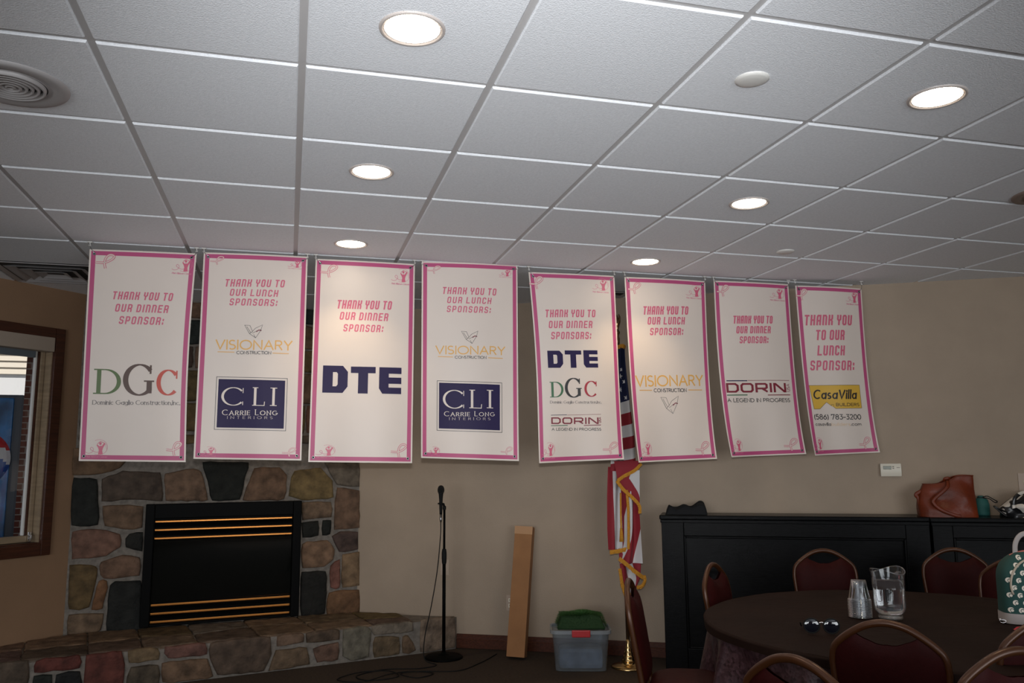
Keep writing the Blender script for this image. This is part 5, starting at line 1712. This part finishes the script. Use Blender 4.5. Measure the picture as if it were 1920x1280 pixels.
cross_stripes(up, [0, .455, .55, .645, .74, .835, .92, 1.0], [0, 2, 1, 2, 1, 2, 1], -.05)
lb = sheet([(1.36, -.135, .00), (1.15, -.150, -.01), (.93, -.156, -.018), (.792, -.152, -.030)], -.008, .040, 1.25, .05)
down_stripes(lb, [(0, 0), (.20, .40), (.80, .92), (1, 1)], [1, 2, 1])
lm = sheet([(1.24, -.035, .082), (1.05, -.026, .084), (.85, -.035, .090), (.70, -.075, .096)], -.055, .050, 1.3, .0)
down_stripes(lm, [(0, 0), (.42, -.6), (.92, .02), (1.5, .62), (1.9, 1.0)], [1, 2, 1, 2])
lt = sheet([(.80, -.082, .088), (.68, -.076, .098), (.60, -.062, .090), (.52, -.045, .045), (.482, -.030, .005)], -.022, .045, 1.2, .3)
down_stripes(lt, [(0, 0), (.10, .62), (.55, .95), (1.0, 1.0)], [1, 2, 1])
# the flap that folds over at the height of the banners' lower edge
tri = sheet([(1.40, -.128, .098), (1.345, -.118, .05), (1.30, -.110, -.055), (1.272, -.108, -.100)], -.112, .018, .5, .0)
down_stripes(tri, [(0, 0), (1, 1)], [1])
fl2 = sheet([(1.335, .02, .088), (1.28, -.09, .086), (1.22, -.066, .084), (1.15, .005, .083), (1.09, .062, .080)], -.098, .012, .5, .0)
down_stripes(fl2, [(0, 0), (.30, 1.2), (1, 1.6)], [1, 2])
cloth.v = [((p[0] + .02) * .88 - .02, p[1], p[2]) for p in cloth.v]
fo = cloth.build('flag_cloth', FM, fl, fix=False)
# white stars sewn on the blue field
for z_, u_s in ((1.905, .50), (1.845, .72), (2.00, .35), (2.05, .62), (1.96, .70)):
    mb = MB()
    c = Vector(up(u_s, (2.215 - z_) / (2.215 - 1.33))); c.x = (c.x + .02) * .88 - .02
    n = mb.verts([(c.x + (.021 if k % 2 == 0 else .0085) * sin(k * pi / 5 + .2), c.y - .005, c.z + (.021 if k % 2 == 0 else .0085) * cos(k * pi / 5 + .2)) for k in range(10)] + [(c.x, c.y - .008, c.z)])
    for k in range(10):
        mb.face([n + k, n + (k + 1) % 10, n + 10])
    mb.build('star', fm['white'], fo, fix=False)
def fringe(pts, w=.022, hang=(0, -1)):
    w *= .80
    """gold fringe: a flat band of threads hanging from an edge"""
    mb = MB(); mb.smooth = False
    P = smooth_path(pts, 10)
    rr = random.Random(len(pts))
    nrm = []
    for i, p in enumerate(P):
        d = P[min(i + 1, len(P) - 1)] - P[max(i - 1, 0)]
        q = Vector((d.z, 0, -d.x)).normalized()
        if q.x * hang[0] + q.z * hang[1] < 0:
            q = -q
        nrm.append(q)
    top = [p - q * (w * .25) for p, q in zip(P, nrm)]
    bot = [p + q * (w * rr.uniform(.68, .82)) for p, q in zip(P, nrm)]
    m = len(P)
    for dy in (-.003, .003):
        n = mb.verts([t + Vector((0, dy, 0)) for t in top] + [(t + b) / 2 + Vector((0, dy * 1.6 + rr.uniform(-.0015, .0015), 0)) for t, b in zip(top, bot)] + [b + Vector((0, dy * .6 + rr.uniform(-.002, .002), 0)) for b in bot])
        for r in range(2):
            for i in range(m - 1):
                mb.face([n + r * m + i, n + r * m + i + 1, n + (r + 1) * m + i + 1, n + (r + 1) * m + i])
    mb.v = [((p[0] + .02) * .88 - .02, p[1], p[2]) for p in mb.v]
    mb.build('fringe', fm['gold'], fl)
fringe([(-.045, -.045, 2.215), (-.01, -.072, 2.222), (.022, -.055, 2.212)], .035)
fringe([(.092, -.128, 1.385), (.03, -.128, 1.338), (-.06, -.128, 1.300), (-.112, -.126, 1.270)], .03)
fringe([(-.112, -.126, 1.270), (-.060, -.126, 1.210), (.02, -.125, 1.150), (.074, -.124, 1.095), (.080, -.122, 1.040)], .03, (-.7, -.7))
fringe([(-.032, -.112, 1.20), (-.024, -.112, 1.05), (-.026, -.112, .92), (-.030, -.108, .80)], .026, (1, 0))
fringe([(-.024, -.080, .805), (-.09, -.075, .793), (-.158, -.06, .785)], .034)
fringe([(-.098, -.102, .745), (-.04, -.108, .705), (.02, -.110, .660), (.06, -.110, .635), (.100, -.10, .612)], .034)
fringe([(.100, -.10, .620), (.104, -.10, .585), (.085, -.09, .552), (.045, -.09, .545)], .030, (1, -.3))
fringe([(-.080, -.075, .67), (-.064, -.075, .57), (-.036, -.075, .490)], .032, (-1, 0))
fringe([(-.040, -.075, .492), (-.012, -.075, .472), (.022, -.075, .535)], .034)
mb = MB(); mb.smooth = True
mb.tube(smooth_path([(-.062, -.085, 1.18), (-.064, -.085, 1.05), (-.064, -.085, .93)], 6), .007, 8)
mb.tube([(-.064, -.085, .94), (-.064, -.085, .90), (-.064, -.085, .85)], [.009, .012, .016], 10)
mb.build('tassel_cord', fm['gold'], fl)

# ---------------------------------------------------------------- round table under its cloths
TC, TR, TZ = Vector((3.12, .43, 0)), .845, .74
tb = thing('round_table', 'round banquet table under a dark brown cloth', 'table', TC)
mb = MB(); mb.lathe([(.001, .70), (TR - .02, .70), (TR - .012, .715), (TR - .02, .733), (.001, .733)], 48)
mb.build('tabletop', mat('table_ply', (.25, .17, .1), .7), tb)
for k in range(4):
    a = pi / 4 + k * pi / 2
    mb = MB(); mb.tube([(.42 * cos(a), .42 * sin(a), .699), (.50 * cos(a), .50 * sin(a), 0)], .014, 10)
    mb.build('leg', M['steel'], tb)
tcl = thing('tablecloth', 'dark brown tablecloth with a sparkling skirt on the round table', 'tablecloth', TC)
mb = MB(); mb.smooth = True
def crease(r, a):
    x, y = r * cos(a), r * sin(a)
    return .0018 * noise.noise(Vector((x * 5, y * 9, 1))) + .0010 * noise.noise(Vector((x * 16, y * 16, 5)))
mb.grid(lambda u, v: ((TR * v) * cos(2 * pi * u), (TR * v) * sin(2 * pi * u), .738 + crease(TR * v, 2 * pi * u)), 96, 24, close_u=True)
def hang(u, v):
    a = 2 * pi * u
    r = TR + .010 * min(1, v * 6) + .004 * sin(11 * a + .6) * v
    return (r * cos(a), r * sin(a), 0.738 - .035 * v - .001 * v * sin(7 * a))
mb.grid(hang, 192, 10, close_u=True)
mb.build('top_cloth', M['cloth_brown'], tcl)
mb = MB(); mb.smooth = True
def skirt(u, v):
    a = 2 * pi * u
    r = TR - .014 + (.055 * sin(13 * a) + .035 * sin(23 * a + 1) - .03) * min(1, v * 2.2) + .05 * v
    return (r * cos(a), r * sin(a), .725 - .66 * v)
mb.grid(skirt, 240, 16, close_u=True)
mb.build('skirt', M['sequin'], tcl)

# ---------------------------------------------------------------- banquet chairs
LEAN = .16
def chair_proto():
    c = thing('banquet_chair', 'x', 'chair')
    def BK(x, z, d=0.0):        # a point on the leaning back; d > 0 towards the sitter
        return Vector((x, -.205 - (z - .46) * LEAN + d, z))
    half = [(.178, .40), (.186, .52), (.197, .62), (.205, .70), (.207, .745), (.198, .785), (.172, .812), (.120, .845), (.065, .869), (.0, .879)]
    outline = half + [(-x, z) for x, z in reversed(half[:-1])]
    mb = MB(); mb.smooth = True
    mb.tube(smooth_path([BK(x, z) for x, z in outline], 5), .0125, 10)
    mb.build('back_frame', M['bronze'], c)
    # padded back; its top edge dips below the frame and leaves the hand hole
    def top_edge(x):
        t = abs(x) / .12
        hole = .845 - .028 * max(0, 1 - t * t) if t < 1 else None
        zz = [z for z in half]
        # frame height at this x
        for (xa, za), (xb, zb) in zip(half[4:], half[5:]):
            if xb <= abs(x) <= xa:
                k = (xa - abs(x)) / max(1e-6, xa - xb)
                zf = za + (zb - za) * k
                break
        else:
            zf = .745
        dip = .064 * max(0, 1 - (abs(x) / .115) ** 2)
        return zf - .006 - dip
    def half_w(z):
        for (xa, za), (xb, zb) in zip(half, half[1:]):
            if za <= z <= zb:
                return xa + (xb - xa) * (z - za) / (zb - za)
        return .05
    def pad(d):
        def P(u, v):
            x = (u - .5) * 2
            # columns run from the bottom edge up to the top edge
            xt = x * .196
            zt = top_edge(xt)
            z = .47 + (zt - .47) * v
            w = min(.196, half_w(min(z, .80)) - .008)
            xx = x * (w if z < .70 else min(.197, max(abs(xt), 0) / max(abs(x), 1e-6)))
            e = (1 - abs(x) ** 6) * (1 - abs(2 * v - 1) ** 8)
            return BK(xx, z, d * (.25 + .75 * e))
        return P
    mb = MB(); mb.smooth = True
    mb.grid(pad(.032), 24, 18)
    mb.grid(pad(-.016), 24, 18)
    mb.build('backrest', M['burgundy'], c)
    mb = MB(); mb.smooth = True
    def seat(u, v):
        a = 2 * pi * u
        q = [(.93, .425), (1.0, .435), (1.0, .462), (.96, .480), (.80, .492), (.4, .497), (.01, .498)][round(v * 6)]
        c_, s_ = cos(a), sin(a)
        e = .45
        return (.205 * q[0] * math.copysign(abs(c_) ** e, c_) * (1 + .06 * s_), .015 + .205 * q[0] * math.copysign(abs(s_) ** e, s_), q[1])
    mb.grid(seat, 48, 6, close_u=True)
    mb.poly([seat(k / 48, 0) for k in range(48)])
    mb.build('seat', M['burgundy'], c)
    for sx_ in (-1, 1):
        mb = MB(); mb.smooth = True
        mb.tube([(sx_ * .178, -.196, .41), (sx_ * .190, -.235, .2), (sx_ * .198, -.275, .0)], .0125, 10)
        mb.build('leg', M['bronze'], c)
        mb = MB(); mb.smooth = True
        mb.tube([(sx_ * .175, .17, .43), (sx_ * .182, .19, .2), (sx_ * .186, .205, .0)], .0125, 10)
        mb.build('leg', M['bronze'], c)
        mb = MB(); mb.smooth = True
        mb.tube([(sx_ * .178, -.196, .415), (sx_ * .177, 0, .415), (sx_ * .175, .17, .420)], .011, 8)
        mb.build('seat_rail', M['bronze'], c)
    for ch in [x for x in bpy.data.objects if x.parent == c]:
        ch.data.transform(Matrix.Diagonal((.83, 1, 1, 1)))
    return c
CH = chair_proto()
first = [True]
def chair(apex, face, lab):
    """apex: where the top of the back is; face: the point it looks at"""
    a = Vector((apex[0], apex[1], 0))
    d = (Vector((face[0], face[1], 0)) - a).normalized()
    o = CH if first[0] else copy_tree(CH)
    first[0] = False
    o.location = a + d * (.205 + (.879 - .46) * LEAN)
    o.rotation_euler = (0, 0, atan2(d.y, d.x) - pi / 2)
    o['label'] = lab
    o['group'] = 'burgundy banquet chairs around the table'
    return o
tc = (TC.x, TC.y)
chair((2.472, -.190), tc, 'burgundy banquet chair in front of the pitcher, its back to the viewer')
chair((3.610, 1.72), tc, 'burgundy banquet chair beyond the table, between the sunglasses and the cup stack')
chair((4.345, 1.528), (3.5, .1), 'burgundy banquet chair beyond the table, just right of the water pitcher')
chair((2.686, 1.329), (3.35, .60), 'small looking burgundy banquet chair turned sideways before the left end of the black cabinet')
chair((4.26, 1.02), tc, 'burgundy banquet chair mostly hidden behind the patterned backpack')
chair((1.912, -.522), (2.84, -.155), 'burgundy banquet chair with dark hand hole cut by the bottom edge, left of its neighbour')
chair((3.02, -.30), (3.3, 1.0), 'burgundy banquet chair at the right edge just in front of the backpack')
chair((2.548, -.62), (2.75, .6), 'nearest burgundy banquet chair in the bottom right corner')
chair((2.065, .938), (3.2, .30), 'burgundy banquet chair seen edge-on left of the table, before the flag stand')

# ---------------------------------------------------------------- things on the table
ZT = .741
ctr = Vector((2.962, .572, ZT))
cupm = clear_mat('cup_plastic', (.93, .95, .97), .20, .06, .85)
def cup_mesh():
    mb = MB(); mb.smooth = True
    mb.lathe([(.0475, 0), (.0495, .001), (.0495, .0035), (.0465, .0045), (.044, .012), (.036, .052), (.030, .0815), (.028, .083), (.001, .083)], 32)
    return mb
cp = None
for k in range(13):
    if cp is None:
        cp = cup_mesh().build('plastic_cup', cupm)
        o = cp
    else:
        o = cp.copy(); COL.objects.link(o)
    o.location = ctr + Vector((0, 0, .0058 * k))
    tag(o, 'clear plastic cup upside down in the stack beside the water pitcher', 'cup', 'stacked clear plastic cups')

pt = thing('water_pitcher', 'clear faceted plastic pitcher of water on the brown tablecloth', 'pitcher', (3.057, .505, ZT), .25)
pm = clear_mat('pitcher_plastic', (.96, .97, .98), .05, .06, .6, film=.015)
mb = MB(); mb.smooth = True
def pit(u, v):
    prof = [(.048, 0), (.049, .012), (.046, .018), (.058, .032), (.0615, .045), (.0625, .12), (.064, .165), (.067, .20)]
    k = v * (len(prof) - 1)
    i = min(int(k), len(prof) - 2)
    t = k - i
    r = prof[i][0] + (prof[i + 1][0] - prof[i][0]) * t
    z = prof[i][1] + (prof[i + 1][1] - prof[i][1]) * t
    a = 2 * pi * u
    facet = 1 + .02 * cos(8 * a) * (1 if .25 < v < .85 else .0)
    lip = max(0, (v - .86) / .14)
    z += lip * (.012 * cos(2 * a) - .004)
    r += lip * .016 * max(0, cos(a - pi)) ** 6
    return (r * facet * cos(a), r * facet * sin(a), z)
mb.grid(pit, 64, 21, close_u=True)
mb.build('jug_body', pm, pt, fix=False)
mb = MB(); mb.smooth = True
mb.tube([pit(k / 64, 1) for k in range(64)], .0022, 6, closed=True)
mb.build('jug_rim', pm, pt)
mb = MB(); mb.smooth = True
mb.lathe([(.001, .001), (.0475, .001), (.049, .010), (.001, .010)], 40)
mb.build('jug_foot', clear_mat('pitcher_foot_plastic', (.86, .74, .58), .12, .1, .6, film=.08), pt)
mb = MB(); mb.smooth = True
mb.lathe([(.001, .021), (.045, .021), (.055, .034), (.058, .046), (.0595, .12), (.0605, .157), (.001, .157)], 48)
wm = bpy.data.materials.new('water')
wm.use_nodes = True
wb = wm.node_tree.nodes['Principled BSDF']
wb.inputs['Base Color'].default_value = (1, 1, 1, 1)
wb.inputs['Roughness'].default_value = 0.0
wb.inputs['IOR'].default_value = 1.33
wb.inputs['Transmission Weight'].default_value = 1.0
mb.build('water', wm, pt)
mb = MB(); mb.smooth = True
mb.tube(smooth_path([(.064, .01, .175), (.098, .016, .178), (.112, .018, .14), (.104, .017, .085), (.062, .01, .055)], 6), .0085, 10, flat=.6, up=(0, 0, 1))
mb.build('handle', pm, pt)

sg = thing('sunglasses', 'dark round sunglasses lying on the brown tablecloth', 'sunglasses', (2.595, .320, ZT), -.45)
lensm = mat('sunglass_lens', (.006, .007, .012), .04, coat=1.0)
for sx_ in (-1, 1):
    def LP(r, k, d): return (sx_ * .036 + r * 1.08 * cos(k), -.004 * (1 - (r / .027) ** 2) * d + .006, .029 + r * sin(k))
    mb = MB(); mb.smooth = True
    mb.tube([LP(.027, 2 * pi * q / 28, 0) for q in range(28)], .0028, 8, closed=True)
    mb.build('rim', M['black_matte'], sg)
    mb = MB(); mb.smooth = True
    mb.grid(lambda u, v: LP(.0268 * v, 2 * pi * u, 1.4), 28, 6, close_u=True)
    mb.build('lens', lensm, sg)
    mb = MB(); mb.smooth = True
    mb.tube(smooth_path([(sx_ * .064, .006, .036), (sx_ * .068, .02, .036), (sx_ * .067, .08, .026), (sx_ * .060, .118, .012), (sx_ * .056, .130, .003)], 5), .0026, 8, flat=.6)
    mb.build('temple', M['black_matte'], sg)
mb = MB(); mb.smooth = True
mb.tube(smooth_path([(-.011, .006, .038), (0, .003, .042), (.011, .006, .038)], 5), .0026, 8)
mb.build('bridge', M['chrome'], sg)

# patterned backpack at the right edge
bk = thing('backpack', 'small dark green backpack with white printed emblems and grey trim on the table', 'backpack', (3.555, .267, ZT), -.50)
BW, BH, BD = .125, .285, .075
def bag(u, v, k=1.0):
    a = 2 * pi * u
    z = BH * v
    top = max(0, (v - .58) / .42)
    w = BW * sqrt(max(.0, 1 - top ** 2.4)) * (1 - .02 * v) if v < 1 else .0
    d = BD * (1 - .45 * top ** 2)
    c_, s_ = cos(a), sin(a)
    e = .55
    return (k * w * math.copysign(abs(c_) ** e, c_), k * d * math.copysign(abs(s_) ** e, s_) * max(.12, sqrt(max(0, 1 - top ** 3))), z)
mb = MB(); mb.smooth = True
mb.grid(lambda u, v: bag(u, .14 + .86 * v), 56, 24, close_u=True)
mb.build('body', mat('backpack_green', (.010, .055, .050), .8), bk)
mb = MB(); mb.smooth = True
mb.grid(lambda u, v: bag(u, .002 + .14 * v, 1.02), 56, 4, close_u=True)
mb.poly([bag(k / 56, .002, 1.02) for k in range(56)])
gtrim = mat('backpack_grey', (.36, .33, .32), .8)
mb.build('bottom_band', gtrim, bk)
mb = MB(); mb.smooth = True
def fz(x, z):          # the front face of the bag (towards the room)
    v = z / BH
    top = max(0, (v - .58) / .42)
    w = BW * sqrt(max(.0001, 1 - top ** 2.4))
    d = BD * (1 - .45 * top ** 2) * max(.12, sqrt(max(0, 1 - top ** 3)))
    q = min(.999, abs(x) / w)
    cc = q ** (1 / .55)
    return -d * (max(0, 1 - cc * cc)) ** (.55 / 2)
mb.tube([(x, fz(x, z) - .002, z) for x, z in [(.098 * cos(a), .150 + .105 * sin(a)) for a in [radians(q) for q in range(-25, 206, 7)]]], .0045, 6)
mb.build('zipper', mat('zipper_tan', (.40, .35, .28), .5), bk)
mb = MB(); mb.smooth = True
mb.grid(lambda u, v: ((u - .38) * .13, fz((u - .38) * .13, .05 + .12 * v) - .020 * sin(pi * v) ** .4 * sin(pi * u) ** .4, .05 + .145 * v), 12, 12)
mb.build('front_pocket', gtrim, bk)
mb = MB(); mb.smooth = True
for z in (.275,):
    mb.grid(lambda u, v: (.075 * (u - .5) * 2, -.012 + .024 * v, .262 + .02 * sin(pi * u) + .004 * sin(pi * v)), 12, 6)
mb.build('top_lining', mat('backpack_pink_lining', (.55, .16, .14), .7), bk)
mb = MB(); mb.smooth = True
mb.tube(smooth_path([(-.052, 0, .262), (-.047, 0, .31), (-.028, 0, .342), (0, 0, .352), (.03, 0, .342), (.047, 0, .31), (.052, 0, .262)], 6), .010, 8, flat=.3, up=(0, 1, 0))
mb.build('handle', gtrim, bk)
mb = MB()
k = 0
for iz in range(8):
    for ix in range(-3, 4):
        z = .055 + iz * .029
        x = ix * .0345 + (.017 if iz % 2 else 0)
        v = z / BH; top = max(0, (v - .58) / .42)
        if abs(x) > BW * sqrt(max(0, 1 - top ** 2.4)) - .008 or (-.045 < x < .085 and z < .19):
            continue
        # a small white helmet: a crescent crest over a rounded head
        def q(a, b): return (x + a, fz(min(max(x + a, -BW + .002), BW - .002), z + b) - .0016, z + b)
        n = mb.verts([q(.0105 * cos(t), .0105 * sin(t)) for t in [radians(40 + 24 * j) for j in range(10)]] + [q(.003 + .007 * cos(t), -.001 + .0075 * sin(t)) for t in [radians(55 + 20 * j) for j in range(10)]])
        for j in range(9):
            mb.face([n + j, n + j + 1, n + 11 + j, n + 10 + j])
        n = mb.verts([q(.003 + .0052 * cos(2 * pi * j / 10), -.0015 + .0055 * sin(2 * pi * j / 10)) for j in range(10)])
        mb.face(list(range(n, n + 10)))
mb.build('printed_emblems', mat('emblem_cream_print', (.70, .66, .58), .7), bk, fix=False)
mb = MB(); mb.smooth = True
mb.lathe([(.001, -.008), (.006, -.006), (.0085, 0), (.006, .006), (.001, .008)], 14, c=(-.135, -.03, .009))
mb.tube([(-.135 + .012 * cos(a), -.052, .008 + .006 * sin(a)) for a in [2 * pi * k / 14 for k in range(14)]], .0022, 6, closed=True)
mb.build('charm', M['chrome'], bk)
mb = MB(); mb.smooth = True
rp = lambda u, v: (.085 * (u - .5) * 2, .055 * (v - .5) * 2, .024 * (sin(pi * u) * sin(pi * v)) ** .35)
mb.grid(rp, 14, 10)
mb.poly([(-.085, -.055, 0), (.085, -.055, 0), (.085, .055, 0), (-.085, .055, 0)])
o = mb.build('pouch', mat('pouch_red', (.62, .02, .035), .5)); o.location = (3.405, .10, ZT); o.rotation_euler = (0, 0, -.5)
tag(o, 'flat bright red pouch on the table in front of the backpack', 'pouch')

# ---------------------------------------------------------------- things on the black cabinets
ZC = 1.0225
def lump(nu, nv, fn):
    mb = MB(); mb.smooth = True
    mb.grid(fn, nu, nv, close_u=True)
    return mb
tote = thing('tote_bag', 'slouching cognac leather tote bag standing on the black cabinet', 'bag', W(5.612, .190, ZC), W_RZ)
def tote_pt(u, v):
    a = 2 * pi * u
    c_, s_ = cos(a), sin(a)
    e = .5
    w = .170 - .008 * v
    d = .085 - .050 * v
    x = w * math.copysign(abs(c_) ** e, c_)
    y = d * math.copysign(abs(s_) ** e, s_)
    h = .240 + .034 * (x / .17) + .012 * sin(x * 22)
    z = h * v
    x += -.012 * (1 - v) * (1 if x < 0 else 0) + .018 * v * (x < 0) - .02 * sin(pi * v) * (x < -.1)
    y += .013 * noise.noise(Vector((x * 9, v * 3, 2.0))) + .010 * sin(x * 30 + v * 5) * sin(pi * v)
    return (x, y, z)
mb = lump(56, 18, tote_pt)
mb.poly([tote_pt(k / 56, 0) for k in range(56)])
mb.build('body', M['leather'], tote)
mb = MB(); mb.smooth = True
mb.tube([Vector(tote_pt(k / 56, 1)) + Vector((0, 0, -.002)) for k in range(56)], .0042, 6, closed=True)
mb.build('top_hem', M['leather'], tote)
for y, pts in ((-.075, [(.00, -.042, .235), (-.015, -.075, .19), (-.095, -.088, .12), (-.105, -.092, .09), (-.06, -.098, .045), (.02, -.096, .012), (.05, -.094, .008)]),):
    mb = MB(); mb.smooth = True
    mb.tube(smooth_path(pts, 7), .011, 8, flat=.28, up=(0, 1, 0))
    mb.build('strap', M['leather'], tote)
mb = MB(); mb.smooth = True
mb.tube(smooth_path([(-.02, -.040, .232), (-.018, -.05, .246), (.006, -.05, .250), (.010, -.040, .240)], 6), .010, 8, flat=.3, up=(0, 1, 0))
mb.build('strap_loop', M['leather'], tote)
mb = MB(); mb.smooth = True
mb.tube(smooth_path([(-.158, -.02, .165), (-.185, -.02, .150), (-.193, -.02, .138), (-.180, -.02, .120), (-.176, -.025, .09), (-.170, -.03, .03)], 6), .013, 8, flat=.35, up=(0, 1, 0))
mb.build('side_strap', M['leather'], tote)

tp = thing('drawstring_pouch', 'teal drawstring pouch standing behind the leather tote', 'pouch', W(5.850, .056, ZC), W_RZ)
mb = MB(); mb.smooth = True
mb.lathe([(.001, 0), (.044, 0), (.048, .01), (.047, .07), (.040, .105), (.018, .118), (.020, .128), (.012, .13)], 28)
mb.build('body', M['teal'], tp)
mb = MB(); mb.smooth = True
mb.tube(smooth_path([(0, -.015, .118), (.03, -.03, .128), (.06, -.04, .11), (.085, -.04, .094), (.07, -.04, .088), (.04, -.03, .112), (.0, -.02, .116)], 6), .0032, 7)
mb.tube([(.02 * cos(a), .02 * sin(a), .117) for a in [2 * pi * k / 16 for k in range(16)]], .004, 6, closed=True)
mb.build('drawstring', M['black_cloth'], tp)

pb = thing('patterned_bag', 'glossy black and white patterned bag on the black cabinet at the right edge', 'bag', W(6.105, .16, ZC), W_RZ)
bwm = dual_mat('black_white_print', (.010, .010, .011), (.62, .58, .52), 11, .54, .22)
def sack(u, v):
    a = 2 * pi * u
    r = sin(pi * min(1, .10 + .90 * v)) ** .5 if v > .45 else 1.0 - .1 * (1 - v / .45)
    x = .20 * r * cos(a) * (1 - .25 * v)
    y = .10 * r * sin(a)
    k = noise.noise(Vector((x * 14, y * 14, v * 3)))
    return (x + .012 * k, y + .014 * k, .150 * v * (1 - .25 * (x / .2) ** 2 + .10 * (x > 0)) + .010 * k * v)
mb = lump(56, 20, sack)
mb.poly([sack(k / 56, 0) for k in range(56)])
mb.build('body', bwm, pb)
mb = MB(); mb.smooth = True
mb.tube(smooth_path([(-.15, -.05, .03), (-.205, -.06, .055), (-.225, -.06, .068), (-.19, -.07, .03), (-.16, -.07, .008)], 6), .013, 8, flat=.5)
mb.build('knotted_corner', mat('glossy_black_fabric', (.008, .008, .009), .25), pb)
mb = MB(); mb.smooth = True
mb.tube(smooth_path([(-.12, -.085, .05), (-.11, -.085, .12), (-.06, -.07, .155), (-.01, -.06, .150), (.0, -.07, .12)], 7), .012, 8, flat=.4, up=(0, 1, 0))
mb.build('handle', bwm, pb)

bc = MB(); bc.smooth = True
def heap(u, v):
    x = (u - .5) * .285
    y = (v - .5) * .20
    edge = min(1, 6 * (1 - abs(2 * u - 1))) * min(1, 5 * (1 - abs(2 * v - 1)))
    h = (.036 + .036 * u + .009 * sin(u * 17) + .030 * noise.noise(Vector((x * 16, y * 16, 1)))) * edge ** .6
    return (x + .012 * noise.noise(Vector((y * 20, x * 9, 7))), y, max(0, h))
bc.grid(heap, 40, 28)
bc.poly([(-.1425, -.1, 0), (.1425, -.1, 0), (.1425, .1, 0), (-.1425, .1, 0)])
o = bc.build('folded_cloth', M['black_cloth'])
o.location = W(3.915, .16, 1.0255); o.rotation_euler = (0, 0, W_RZ)
tag(o, 'crumpled black cloth heaped on the left end of the black cabinet', 'cloth')
